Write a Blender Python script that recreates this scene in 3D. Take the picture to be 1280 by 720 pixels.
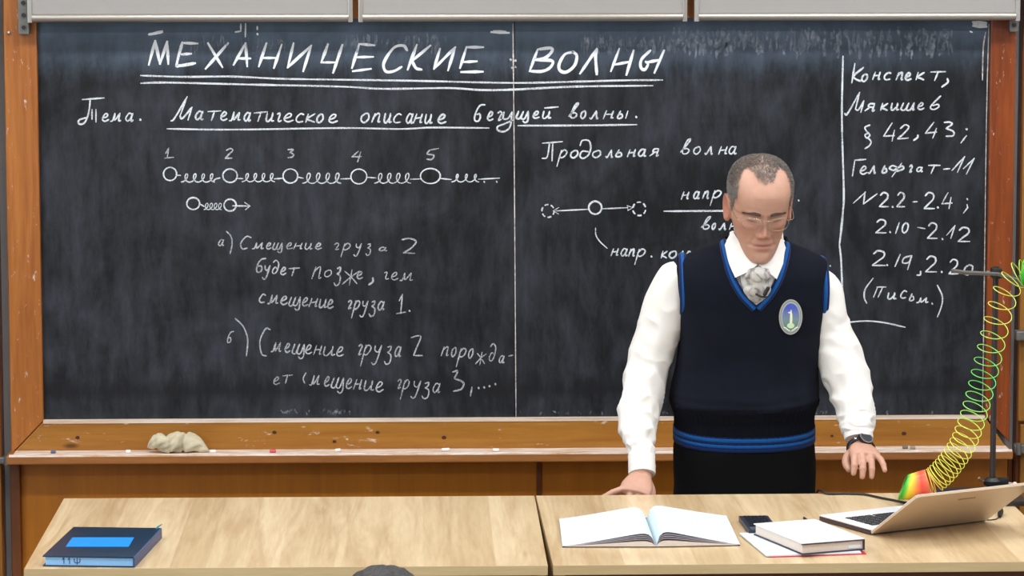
import bpy, bmesh, math, random
from math import sin, cos, pi, radians as R
from mathutils import Vector as V, Matrix, noise
from mathutils.bvhtree import BVHTree
random.seed(7)
scene = bpy.context.scene
for o in list(bpy.data.objects): bpy.data.objects.remove(o)
COL = scene.collection

# ---------------------------------------------------------------- camera
F_PX, PITCH, YAW, ROLL = 4284.5, 0.1196, 0.0275, -0.0008
ZT = 0.85                      # table top height
CAMZ = 1.5717 + ZT
fw = V((sin(YAW)*cos(PITCH), cos(YAW)*cos(PITCH), -sin(PITCH)))
rt = V((cos(YAW), -sin(YAW), 0)); up = rt.cross(fw)
rt, up = rt*cos(ROLL)+up*sin(ROLL), up*cos(ROLL)-rt*sin(ROLL)
CP = V((0, 0, CAMZ))
cd = bpy.data.cameras.new('camera'); cam = bpy.data.objects.new('camera', cd); COL.objects.link(cam)
cd.sensor_width = 36; cd.lens = F_PX/1280*36; cd.clip_start = .1; cd.clip_end = 60
cam.matrix_world = Matrix((( rt.x, up.x, -fw.x, 0), (rt.y, up.y, -fw.y, 0), (rt.z, up.z, -fw.z, CAMZ), (0, 0, 0, 1)))
scene.camera = cam
def ray(x, y): return (fw + rt*((x-640)/F_PX) - up*((y-360)/F_PX))
def atY(x, y, Y): r = ray(x, y); return CP + r*(Y/r.y)
def atZ(x, y, Z=ZT): r = ray(x, y); return CP + r*((Z-CAMZ)/r.z)
def proj(p):
    d = V(p)-CP; w = d.dot(fw); return 640+F_PX*d.dot(rt)/w, 360-F_PX*d.dot(up)/w

# ---------------------------------------------------------------- world, light, exposure
w = bpy.data.worlds.new('world'); scene.world = w; w.use_nodes = True
w.node_tree.nodes['Background'].inputs[0].default_value = (.55, .62, .75, 1); w.node_tree.nodes['Background'].inputs[1].default_value = .3
vs = scene.view_settings; vs.view_transform = 'Standard'; vs.look = 'None'; vs.gamma = 1; vs.use_curve_mapping = False
vs.exposure = -0.78
RX0, RX1, RY0, RY1, CEIL, FLOOR = -3.4, 3.6, -2.0, 9.93, 3.35, -0.25
LAMP_W = 40                    # W per fluorescent fitting
LAMPS = [(x, y) for y in (8.6, 6.6, 3.6) for x in (-2.1, -.35, 1.4, 2.9)]
WIN_W = 55                    # daylight through each window of the left wall
def area(name, loc, rot, sx, sy, power, col):
    l = bpy.data.lights.new(name, 'AREA'); l.shape = 'RECTANGLE'; l.size = sx; l.size_y = sy; l.energy = power; l.color = col
    o = bpy.data.objects.new(name, l); COL.objects.link(o); o.location = loc; o.rotation_euler = rot; return o
for i, (x, y) in enumerate(LAMPS):
    area('fluorescent_light', (x, y, CEIL-.13), (0, 0, 0), 1.15, .22, LAMP_W, (.97, .985, 1))
for y in (0.2, 3.0, 5.8):
    area('window_daylight', (RX0+.06, y, 1.95), (0, R(-90), 0), 1.5, 1.9, WIN_W, (.82, .91, 1))

# ---------------------------------------------------------------- helpers
def lin(c): c = c/255; return c/12.92 if c <= .04045 else ((c+.055)/1.055)**2.4
def C(r, g, b): return (lin(r), lin(g), lin(b), 1)
def tag(o, label=None, cat=None, group=None, kind=None):
    if label: o['label'] = label
    if cat: o['category'] = cat
    if group: o['group'] = group
    if kind: o['kind'] = kind
    return o
def empty(name, loc, label=None, cat=None, group=None, rz=0):
    o = bpy.data.objects.new(name, None); COL.objects.link(o); o.location = loc; o.rotation_euler.z = rz
    o.empty_display_size = .05
    return tag(o, label, cat, group)
def rootloc(o):
    p = V((0, 0, 0))
    while o: p += V(o.location); o = o.parent
    return p
def mesh_obj(name, verts, faces, mat, parent=None, smooth=True, base=None, autos=None, mats=None, fm=None):
    me = bpy.data.meshes.new(name)
    off = rootloc(parent) if parent else (V(base) if base is not None else V((0, 0, 0)))
    me.from_pydata([V(v)-off for v in verts], [], faces)
    for m in (mats or [mat]): me.materials.append(m)
    if fm: me.polygons.foreach_set('material_index', fm)
    me.polygons.foreach_set('use_smooth', [smooth]*len(me.polygons))
    bm = bmesh.new(); bm.from_mesh(me); bmesh.ops.recalc_face_normals(bm, faces=bm.faces); bm.to_mesh(me); bm.free()
    me.update()
    o = bpy.data.objects.new(name, me); COL.objects.link(o)
    if parent: o.parent = parent
    elif base is not None: o.location = base
    if autos is not None and smooth: me.set_sharp_from_angle(angle=R(autos))
    return o
class MB:
    def __init__(s): s.v = []; s.f = []
    def add(s, v, f):
        n = len(s.v); s.v += [V(p) for p in v]; s.f += [tuple(i+n for i in q) for q in f]; return s
    def box(s, a, b, bev=0, M=None):
        bm = bmesh.new(); bmesh.ops.create_cube(bm, size=1)
        a, b = V(a), V(b); c = (a+b)/2; d = b-a
        for v in bm.verts: v.co = V((v.co.x*d.x, v.co.y*d.y, v.co.z*d.z))+c
        if bev: bmesh.ops.bevel(bm, geom=list(bm.edges), offset=bev, segments=2, affect='EDGES', profile=.6)
        if M is not None: bm.transform(M)
        bm.verts.index_update()
        s.add([v.co.copy() for v in bm.verts], [[v.index for v in f.verts] for f in bm.faces]); bm.free(); return s
    def prism(s, pts, d):       # pts: coplanar polygon, d: extrusion vector
        n = len(pts); d = V(d); p = [V(q) for q in pts]
        s.add(p+[q+d for q in p], [list(range(n)), list(range(2*n-1, n-1, -1))]+[[i, (i+1) % n, n+(i+1) % n, n+i] for i in range(n)]); return s
    def loft(s, rings, caps=True, closed=True):
        n = len(rings[0]); m = len(rings); v = [p for r in rings for p in r]; f = []
        for i in range(m-1):
            for j in range(n if closed else n-1): f.append((i*n+j, i*n+(j+1) % n, (i+1)*n+(j+1) % n, (i+1)*n+j))
        if caps and closed: f.append(tuple(range(n-1, -1, -1))); f.append(tuple((m-1)*n+j for j in range(n)))
        s.add(v, f); return s
    def tube(s, pts, rad, seg=8, caps=True, flat=None, closed=False, ups=None):
        pts = [V(p) for p in pts]; m = len(pts); rr = rad if isinstance(rad, (list, tuple)) else [rad]*m
        rings = []; u = None
        for i, p in enumerate(pts):
            if closed: t = pts[(i+1) % m]-pts[i-1]
            else: t = pts[min(i+1, m-1)]-pts[max(i-1, 0)]
            t = t.normalized() if t.length > 1e-9 else V((0, 0, 1))
            if ups is not None: u = V(ups[i]) if isinstance(ups, list) else V(ups)
            elif u is None: u = V((0, 0, 1)) if abs(t.z) < .9 else V((1, 0, 0))
            u = (u-t*u.dot(t)).normalized(); w_ = t.cross(u)
            fl = flat if flat else 1
            rings.append([p+(u*cos(a)*fl+w_*sin(a))*rr[i] for a in [2*pi*k/seg for k in range(seg)]])
        if closed: rings.append(rings[0])
        return s.loft(rings, caps and not closed)
    def ball(s, c, r, seg=16, rings=10, M=None):
        c = V(c); r = V((r, r, r)) if not hasattr(r, '__len__') else V(r); R_ = []
        for i in range(rings+1):
            a = -pi/2+pi*i/rings; a = max(min(a, pi/2-.02), -pi/2+.02)
            ring = [V((r.x*cos(a)*cos(t), r.y*cos(a)*sin(t), r.z*sin(a))) for t in [2*pi*k/seg for k in range(seg)]]
            R_.append([c+(M@p if M is not None else p) for p in ring])
        return s.loft(R_)
    def limb(s, pts, rad, seg=14):   # tube with rounded ends
        s.tube(pts, rad, seg); s.ball(pts[0], rad[0], seg, 8); s.ball(pts[-1], rad[-1], seg, 8); return s
    def cyl(s, a, b, r, seg=16, r2=None): return s.tube([a, b], [r, r if r2 is None else r2], seg)
    def build(s, name, mat, parent=None, smooth=True, base=None, autos=35, **k):
        return mesh_obj(name, s.v, s.f, mat, parent, smooth, base, autos, **k)
def crom(pts, n=6):
    if len(pts) < 3: return list(pts)
    P = [V(p) for p in pts]; P = [P[0]*2-P[1]]+P+[P[-1]*2-P[-2]]; out = []
    for i in range(1, len(P)-2):
        a, b, c, d = P[i-1:i+3]
        for k in range(n):
            t = k/n; out.append(.5*((2*b)+(c-a)*t+(2*a-5*b+4*c-d)*t*t+(3*b-a-3*c+d)*t**3))
    out.append(P[-2]); return out
def interp(tab, x):            # tab rows sorted by first column ascending; smooth
    if x <= tab[0][0]: return list(tab[0][1:])
    if x >= tab[-1][0]: return list(tab[-1][1:])
    for i in range(len(tab)-1):
        if tab[i][0] <= x <= tab[i+1][0]: break
    a = tab[max(i-1, 0)]; b = tab[i]; c = tab[i+1]; d = tab[min(i+2, len(tab)-1)]
    h = c[0]-b[0]; t = (x-b[0])/h; o = []
    for k in range(1, len(b)):
        m0 = (c[k]-a[k])/(c[0]-a[0]) if c[0] != a[0] else 0; m1 = (d[k]-b[k])/(d[0]-b[0])
        o.append((2*t**3-3*t*t+1)*b[k]+(t**3-2*t*t+t)*h*m0+(-2*t**3+3*t*t)*c[k]+(t**3-t*t)*h*m1)
    return o

# ---------------------------------------------------------------- materials
def nt(name):
    m = bpy.data.materials.new(name); m.use_nodes = True; n = m.node_tree; b = n.nodes['Principled BSDF']; return m, n, b
def N(n, typ, **k):
    o = n.nodes.new(typ)
    for a, v in k.items():
        if a.startswith('i_'): o.inputs[a[2:].replace('_', ' ')].default_value = v
        else: setattr(o, a, v)
    return o
def ramp(n, fac, stops):
    r = n.nodes.new('ShaderNodeValToRGB'); n.links.new(fac, r.inputs[0]); e = r.color_ramp.elements
    while len(e) < len(stops): e.new(.5)
    for i, (p, c) in enumerate(stops): e[i].position = p; e[i].color = c if len(c) == 4 else (*c, 1)
    return r.outputs[0]
def mapping(n, scale=(1, 1, 1), rot=(0, 0, 0), src='Object'):
    t = N(n, 'ShaderNodeTexCoord'); m = N(n, 'ShaderNodeMapping'); n.links.new(t.outputs[src], m.inputs[0])
    m.inputs['Scale'].default_value = scale; m.inputs['Rotation'].default_value = rot; return m.outputs[0]
def noise_n(n, vec, scale, detail=4, rough=.55, dist=0):
    o = N(n, 'ShaderNodeTexNoise'); n.links.new(vec, o.inputs['Vector']); o.inputs['Scale'].default_value = scale
    o.inputs['Detail'].default_value = detail; o.inputs['Roughness'].default_value = rough; o.inputs['Distortion'].default_value = dist; return o.outputs['Fac']
def mixc(n, fac, a, b, mode='MIX'):
    m = N(n, 'ShaderNodeMix', data_type='RGBA', blend_type=mode)
    for s, v in ((m.inputs[0], fac), (m.inputs[6], a), (m.inputs[7], b)):
        if hasattr(v, 'links'): n.links.new(v, s)
        else: s.default_value = v
    return m.outputs[2]
def bump(n, b, h, strength=.3, dist=.002):
    u = N(n, 'ShaderNodeBump'); u.inputs['Strength'].default_value = strength; u.inputs['Distance'].default_value = dist
    n.links.new(h, u.inputs['Height']); n.links.new(u.outputs[0], b.inputs['Normal'])
def plain(name, col, rough=.5, metal=0, var=.08, scale=30, bmp=0, **k):
    m, n, b = nt(name); v = mapping(n); f = noise_n(n, v, scale)
    n.links.new(mixc(n, f, tuple(c*(1-var) for c in col[:3])+(1,), tuple(min(1, c*(1+var)) for c in col[:3])+(1,)), b.inputs['Base Color'])
    b.inputs['Roughness'].default_value = rough; b.inputs['Metallic'].default_value = metal
    for a, x in k.items(): b.inputs[a.replace('_', ' ')].default_value = x
    if bmp: bump(n, b, noise_n(n, v, scale*4), bmp, .001)
    return m
def wood(name, dark, light, axis='X', scale=1., rough=.4, knots=None, worn=None, strip=None, contrast=(.35, .7)):
    m, n, b = nt(name)
    st = {'X': (.6, 9, 9), 'Y': (9, .6, 9), 'Z': (9, 9, .6)}[axis]
    v = mapping(n, tuple(s*scale for s in st)); f = noise_n(n, v, 2.2, 6, .6, 1.2)
    v2 = mapping(n, tuple(s*scale*5 for s in st)); g = noise_n(n, v2, 3, 4, .6)
    col = ramp(n, f, [(contrast[0], dark), (contrast[1], light)])
    col = mixc(n, .25, col, ramp(n, g, [(.4, dark), (.6, light)]))
    if strip:                       # veneer strips across x, each with its own tone
        wdt, amt = strip
        t = N(n, 'ShaderNodeTexCoord'); sx = N(n, 'ShaderNodeSeparateXYZ'); n.links.new(t.outputs['Object'], sx.inputs[0])
        d = N(n, 'ShaderNodeMath', operation='DIVIDE'); n.links.new(sx.outputs[0], d.inputs[0]); d.inputs[1].default_value = wdt
        fl = N(n, 'ShaderNodeMath', operation='FLOOR'); n.links.new(d.outputs[0], fl.inputs[0])
        wn = N(n, 'ShaderNodeTexWhiteNoise', noise_dimensions='1D'); n.links.new(fl.outputs[0], wn.inputs['W'])
        col = mixc(n, 1, col, ramp(n, wn.outputs['Value'], [(0, tuple(amt)), (1, (1, 1, 1))]), 'MULTIPLY')
    if knots:
        vo = N(n, 'ShaderNodeTexVoronoi'); n.links.new(mapping(n, knots), vo.inputs['Vector']); vo.inputs['Scale'].default_value = 1
        col = mixc(n, ramp(n, vo.outputs['Distance'], [(.03, (1, 1, 1)), (.09, (0, 0, 0))]), col, tuple(c*.35 for c in dark[:3])+(1,))
    if worn:                        # pale scuffs and chalk dust
        s = noise_n(n, mapping(n, worn), 1, 6, .7)
        col = mixc(n, ramp(n, s, [(.63, (0, 0, 0)), (.70, (.75, .75, .75))]), col, C(225, 205, 190))
    n.links.new(col, b.inputs['Base Color']); b.inputs['Roughness'].default_value = rough
    bump(n, b, g, .15, .001); return m
M = {}
M['pine'] = wood('pine_frame', C(150, 84, 28), C(188, 118, 50), 'Z', .9, .38, worn=(60, 60, 25))
M['pine_dark'] = wood('pine_frame_reddish', C(116, 50, 12), C(158, 78, 24), 'Z', .9, .35, worn=(60, 60, 25))
M['pine_rail'] = wood('pine_rail', C(150, 96, 32), C(178, 124, 50), 'X', .8, .38, knots=(3.1, 9, 9), worn=(18, 60, 60))
M['ledge'] = wood('pine_ledge', C(140, 84, 34), C(176, 116, 60), 'X', .9, .5)
M['ply'] = wood('plywood_panel', C(176, 104, 14), C(204, 126, 24), 'Z', .35, .45, contrast=(.3, .75))
M['ply_side'] = wood('plywood_side', C(130, 84, 24), C(156, 104, 36), 'Z', .4, .45)
M['trim_wood'] = wood('reddish_trim', C(96, 50, 22), C(130, 74, 36), 'Z', .8, .4)
M['beech'] = wood('beech_top', C(194, 164, 124), C(224, 202, 164), 'Y', .8, .33, strip=(.083, (.82, .77, .70)), contrast=(.36, .60))
M['beech_edge'] = wood('beech_edge', C(196, 170, 125), C(214, 190, 146), 'X', .9, .4)
M['brown_panel'] = wood('brown_panel', C(96, 54, 34), C(120, 70, 44), 'X', .4, .5)
M['gap_dark'] = plain('dark_gap', C(30, 18, 12), .8)
M['wall'] = plain('wall_paint', C(196, 198, 200), .8, bmp=.2)
M['ceil'] = plain('ceiling_paint', C(235, 232, 225), .9)
M['floor'] = wood('floor_boards', C(98, 84, 70), C(132, 116, 98), 'Y', .5, .4, strip=(.12, (.8, .78, .75)))
M['panel_grey'] = plain('grey_enamel', C(160, 156, 153), .45, var=.02)
M['alu'] = plain('aluminium', C(185, 180, 172), .35, .75, var=.05)
M['metal_grey'] = plain('galvanised_metal', C(120, 120, 116), .5, .6, var=.3, scale=60, bmp=.3)
M['steel_dark'] = plain('dark_steel', C(62, 56, 56), .4, .5, var=.2)
M['black'] = plain('black_plastic', C(22, 22, 24), .45)
M['white_pl'] = plain('white_laptop_plastic', C(236, 236, 236), .3, var=.01)
M['paper'] = plain('paper', C(222, 226, 230), .7, var=.02)
M['paper_edge'] = plain('page_edges', C(215, 205, 195), .8, var=.12, scale=200)
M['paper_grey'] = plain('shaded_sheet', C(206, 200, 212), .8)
M['lamp_on'] = None
def emis(name, col, s):
    m, n, b = nt(name); b.inputs['Base Color'].default_value = col; b.inputs['Emission Color'].default_value = col; b.inputs['Emission Strength'].default_value = s; return m
M['lamp_on'] = emis('lamp_diffuser', (1, .97, .92, 1), 1.5)
M['glass_day'] = emis('bright_window', (.8, .9, 1, 1), 1.5)

def board_mat():
    m, n, b = nt('slate_board'); v = mapping(n)
    a = noise_n(n, v, 2.0, 6, .62, 1.2); st = noise_n(n, mapping(n, (9, 9, 2.6)), 2.4, 7, .72); sp = noise_n(n, v, 90, 3, .6)
    t = N(n, 'ShaderNodeTexCoord'); sx = N(n, 'ShaderNodeSeparateXYZ'); n.links.new(t.outputs['Object'], sx.inputs[0])
    add = N(n, 'ShaderNodeMath', operation='MULTIPLY'); n.links.new(a, add.inputs[0]); n.links.new(st, add.inputs[1])
    d = ramp(n, add.outputs[0], [(.16, (0, 0, 0)), (.36, (1, 1, 1))])
    col = mixc(n, d, C(17, 18, 21), C(54, 58, 66))
    # wiped chalk residue plus painted-in bluish sheen, ragged band along the upper edge (object z = height over board foot)
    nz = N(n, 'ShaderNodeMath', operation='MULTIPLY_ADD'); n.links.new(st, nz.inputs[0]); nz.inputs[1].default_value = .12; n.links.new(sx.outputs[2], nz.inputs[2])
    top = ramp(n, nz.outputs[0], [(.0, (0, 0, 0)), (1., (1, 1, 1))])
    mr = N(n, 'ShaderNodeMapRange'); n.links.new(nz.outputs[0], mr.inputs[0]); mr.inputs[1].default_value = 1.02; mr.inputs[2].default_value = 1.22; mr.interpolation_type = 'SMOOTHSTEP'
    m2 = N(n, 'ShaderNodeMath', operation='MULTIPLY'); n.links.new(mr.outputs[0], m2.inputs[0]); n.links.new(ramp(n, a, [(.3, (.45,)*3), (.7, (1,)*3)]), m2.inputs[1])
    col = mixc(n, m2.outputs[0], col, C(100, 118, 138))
    lo = N(n, 'ShaderNodeMapRange'); n.links.new(nz.outputs[0], lo.inputs[0]); lo.inputs[1].default_value = .21; lo.inputs[2].default_value = .13; lo.interpolation_type = 'SMOOTHSTEP'
    lo2 = N(n, 'ShaderNodeMath', operation='MULTIPLY'); n.links.new(lo.outputs[0], lo2.inputs[0]); lo2.inputs[1].default_value = .8
    band = N(n, 'ShaderNodeMapRange'); n.links.new(sx.outputs[2], band.inputs[0]); band.inputs[1].default_value = .05; band.inputs[2].default_value = .08
    lo3 = N(n, 'ShaderNodeMath', operation='MULTIPLY'); n.links.new(lo2.outputs[0], lo3.inputs[0]); n.links.new(band.outputs[0], lo3.inputs[1])
    col = mixc(n, lo3.outputs[0], col, C(24, 24, 27))
    n.links.new(col, b.inputs['Base Color']); b.inputs['Roughness'].default_value = .5; b.inputs['Specular IOR Level'].default_value = .3
    bump(n, b, sp, .08, .0006); return m
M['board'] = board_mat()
def chalk_mat(name, col, lo, hi, scale=260):
    m, n, b = nt(name); v = mapping(n); f = noise_n(n, v, scale, 3, .7); g = noise_n(n, v, 14, 3, .6)
    s = N(n, 'ShaderNodeMath', operation='MULTIPLY_ADD'); n.links.new(g, s.inputs[0]); s.inputs[1].default_value = .5; n.links.new(f, s.inputs[2])
    a = ramp(n, s.outputs[0], [(lo, (.12,)*3), (hi, (1,)*3)])
    n.links.new(a, b.inputs['Alpha']); b.inputs['Base Color'].default_value = col; b.inputs['Roughness'].default_value = .95; b.inputs['Specular IOR Level'].default_value = .1
    return m
M['chalk'] = chalk_mat('chalk_line', C(226, 232, 238), .47, .8)
M['chalk_bold'] = chalk_mat('chalk_line_bold', C(240, 244, 248), .40, .68)
M['chalk_thin'] = chalk_mat('chalk_line_thin', C(206, 210, 214), .52, .9)
M['chalk_smear'] = chalk_mat('chalk_smear', C(225, 230, 236), .5, .9, 90)
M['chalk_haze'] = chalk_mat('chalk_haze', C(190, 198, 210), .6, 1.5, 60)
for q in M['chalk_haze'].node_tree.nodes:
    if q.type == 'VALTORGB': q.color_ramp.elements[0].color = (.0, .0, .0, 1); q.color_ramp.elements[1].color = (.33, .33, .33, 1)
M['chalk_dust'] = chalk_mat('chalk_dust', C(232, 222, 214), .5, .85, 60)

# ================================================================ THE ROOM
YB = 9.8774                    # face of the slate
YP = 9.915                     # face of the panelling
def struct(name, mb, mat, parent=None, **k):
    o = mb.build(name, mat, parent, smooth=False, **k)
    if not parent: o['kind'] = 'structure'
    return o
struct('floor', MB().box((RX0, RY0, FLOOR-.1), (RX1, RY1+.1, FLOOR)), M['floor'])
struct('trim_1', MB().box((RX0, 7.35, FLOOR), (RX1, RY1, 0)), M['floor'])     # the raised platform
struct('ceiling', MB().box((RX0, RY0, CEIL), (RX1, RY1+.1, CEIL+.1)), M['ceil'])
wf = struct('wall_front', MB().box((RX0, RY1, FLOOR), (RX1, RY1+.1, CEIL)), M['wall'])
struct('wall_rear', MB().box((RX0, RY0-.1, FLOOR), (RX1, RY0, CEIL)), M['wall'])
struct('wall_right', MB().box((RX1, RY0, FLOOR), (RX1+.1, RY1, CEIL)), M['wall'])
mb = MB(); ys = [RY0, -.55, .95, 2.25, 3.75, 5.05, 6.55, RY1]
for i in range(0, 8, 2): mb.box((RX0-.1, ys[i], FLOOR), (RX0, ys[i+1], CEIL))
for i in range(1, 7, 2): mb.box((RX0-.1, ys[i], FLOOR), (RX0, ys[i+1], .95)); mb.box((RX0-.1, ys[i], 2.95), (RX0, ys[i+1], CEIL))
struct('wall_left', mb, M['wall'])
for i in range(3):
    y0, y1 = ys[1+2*i], ys[2+2*i]
    wn = empty('window_%d' % (i+1), (RX0-.05, y0, .95)); wn['kind'] = 'structure'
    mb = MB()
    for a, b in (((RX0-.1, y0, .95), (RX0-.02, y1, 1.0)), ((RX0-.1, y0, 2.9), (RX0-.02, y1, 2.95)), ((RX0-.1, y0, 1.0), (RX0-.02, y0+.05, 2.9)), ((RX0-.1, y1-.05, 1.0), (RX0-.02, y1, 2.9)), ((RX0-.1, (y0+y1)/2-.03, 1.0), (RX0-.02, (y0+y1)/2+.03, 2.9))): mb.box(a, b)
    mb.build('window_frame', M['ceil'], wn, smooth=False)
    MB().box((RX0-.08, y0+.05, 1.0), (RX0-.07, y1-.05, 2.9)).build('window_pane', M['glass_day'], wn, smooth=False)
# ceiling fittings
for x, y in LAMPS:
    t = empty('ceiling_light', (x, y, CEIL), 'long white fluorescent ceiling fitting overhead, outside the picture', 'lamp', 'fluorescent ceiling lights')
    MB().box((x-.62, y-.13, CEIL-.1), (x+.62, y+.13, CEIL)).build('housing', M['ceil'], t, smooth=False)
    MB().box((x-.6, y-.11, CEIL-.118), (x+.6, y+.11, CEIL-.1)).build('diffuser', M['lamp_on'], t, smooth=False)
# plywood panelling below the board
def PX(x, Y=YP, y=590): return atY(x, y, Y).x
def PZ(y, Y=YP, x=640): return atY(x, y, Y).z
pz1 = PZ(583)
for i, (a, b) in enumerate(((26, 671), (677, 1259.5))):
    MB().box((PX(a), YP-.002, .02), (PX(b), RY1, pz1+.03), .002).build('panel', M['ply'], wf, smooth=False)
MB().box((PX(671), YP-.006, .02), (PX(677), RY1, pz1+.03)).build('batten', M['trim_wood'], wf, smooth=False)
MB().box((PX(14), YP-.03, .0), (PX(26), RY1, pz1+.03), .003).build('batten', M['trim_wood'], wf, smooth=False)
MB().box((PX(1259.5), YP-.012, .0), (PX(1264.5), RY1, pz1+.03), .002).build('batten', M['trim_wood'], wf, smooth=False)
MB().box((PX(28), YP-.012, 0.021), (PX(1259), YP-.0025, .09)).build('skirting', M['trim_wood'], wf, smooth=False)

# ---------------------------------------------------------------- blackboard
xl0, xr0 = -1.0891, 1.6534; zb, zt = CAMZ-1.5675, CAMZ-.4132+.25
bb = empty('blackboard', ((xl0+xr0)/2, YB, zb), 'wide black chalkboard in a pine frame covered with white handwriting', 'blackboard')
xs = (atY(641.5, 60, YB).x+atY(645, 515, YB).x)/2
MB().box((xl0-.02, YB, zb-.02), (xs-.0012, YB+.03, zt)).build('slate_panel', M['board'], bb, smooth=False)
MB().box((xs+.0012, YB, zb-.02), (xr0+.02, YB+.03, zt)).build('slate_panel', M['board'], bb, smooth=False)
MB().box((xs-.01, YB+.012, zb-.02), (xs+.01, YB+.034, zt)).build('joint_strip', M['chalk_dust'] if 0 else M['gap_dark'], bb, smooth=False)
px2m = YB/F_PX
YF = YB-.022                   # face of the frame
FWd = .098; zl = zb-FWd        # frame width; mitre foot
def quadprism(pts, y0, y1): return MB().prism([(x, y0, z) for x, z in pts], (0, y1-y0, 0))
def frame(name, pts, mat):
    o = quadprism(pts, YF, YP+.01).build(name, mat, bb, smooth=False)
    md = o.modifiers.new('bevel', 'BEVEL'); md.width = .003; md.segments = 2
    return o
g = .0012
frame('frame_post', [(xl0-FWd+.004, zt), (xl0, zt), (xl0, zb), (xl0-FWd+.004, zl+g)], M['pine'])
frame('frame_post', [(xr0, zt), (xr0+FWd-.025, zt), (xr0+FWd-.025, zl+g+.02), (xr0, zb)], M['pine_dark'])
zt1 = atY(640, 23, YF).z
frame('top_rail', [(xl0+.001, zt1), (xr0-.001, zt1), (xr0-.001, zt1+.12), (xl0+.001, zt1+.12)], M['pine'])
frame('bottom_rail', [(xl0-FWd+.006, zl), (xl0+.001, zb-g), (xr0-.001, zb-g), (xr0+FWd-.03, zl)], M['pine_rail'])
# thin pale bead that runs inside the frame (chalk-dusted)
mb = MB(); mb.box((xl0, YF-.0015, zb-.008), (xr0, YB, zb+.001)); bead = mb.build('frame_bead', None, bb, smooth=False)
bead.data.materials.clear(); bead.data.materials.append(wood('chalky_bead', C(176, 132, 84), C(236, 222, 208), 'X', .5, .7, contrast=(.3, .55)))
# dark knots of the bottom rail
kn = MB()
for kx, ky, kr in ((97, 547, 2.2), (343, 540.5, 2.2), (472, 540.5, 2.0), (555, 547, 2.4), (418, 552, 2.0), (1130, 542, 2.4), (223, 549, 1.4), (1040, 545, 1.6)):
    q = atY(kx, ky, YF-.0006); kn.prism([(q.x+kr*px2m*1.3*cos(a_), q.y, q.z+kr*px2m*sin(a_)) for a_ in [2*pi*i_/12 for i_ in range(12)]], (0, .0005, 0))
tag(kn.build('knot', plain('knot_brown', C(70, 36, 14), .5), bb, smooth=False), kind='stuff')
# chalk ledge
YL = YB-.115
lz = atY(640, 563.5, YL+.05).z
MB().box((xl0-FWd+.0, YL, lz-.025), (xr0+FWd-.03, YP+.005, lz), .004).build('chalk_ledge', M['ledge'], bb, smooth=False)
m, n, b = nt('chalk_dust_ledge'); v = mapping(n, (3, 30, 30)); f = noise_n(n, v, 3, 6, .7)
n.links.new(mixc(n, ramp(n, f, [(.35, (0,)*3), (.62, (1,)*3)]), C(196, 150, 105), C(236, 228, 222)), b.inputs['Base Color']); b.inputs['Roughness'].default_value = .9
mb = MB(); mb.box((xl0-.08, YL+.006, lz), (xr0+.06, YF-.004, lz+.0012)); mb.build('chalk_dust', m, bb, smooth=False)['kind'] = 'stuff'
mb = MB(); mb.tube([(xl0-.09, YL+.006, lz-.002), (xr0+.065, YL+.006, lz-.002)], .006, 8); mb.build('ledge_lip', m, bb)
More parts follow.
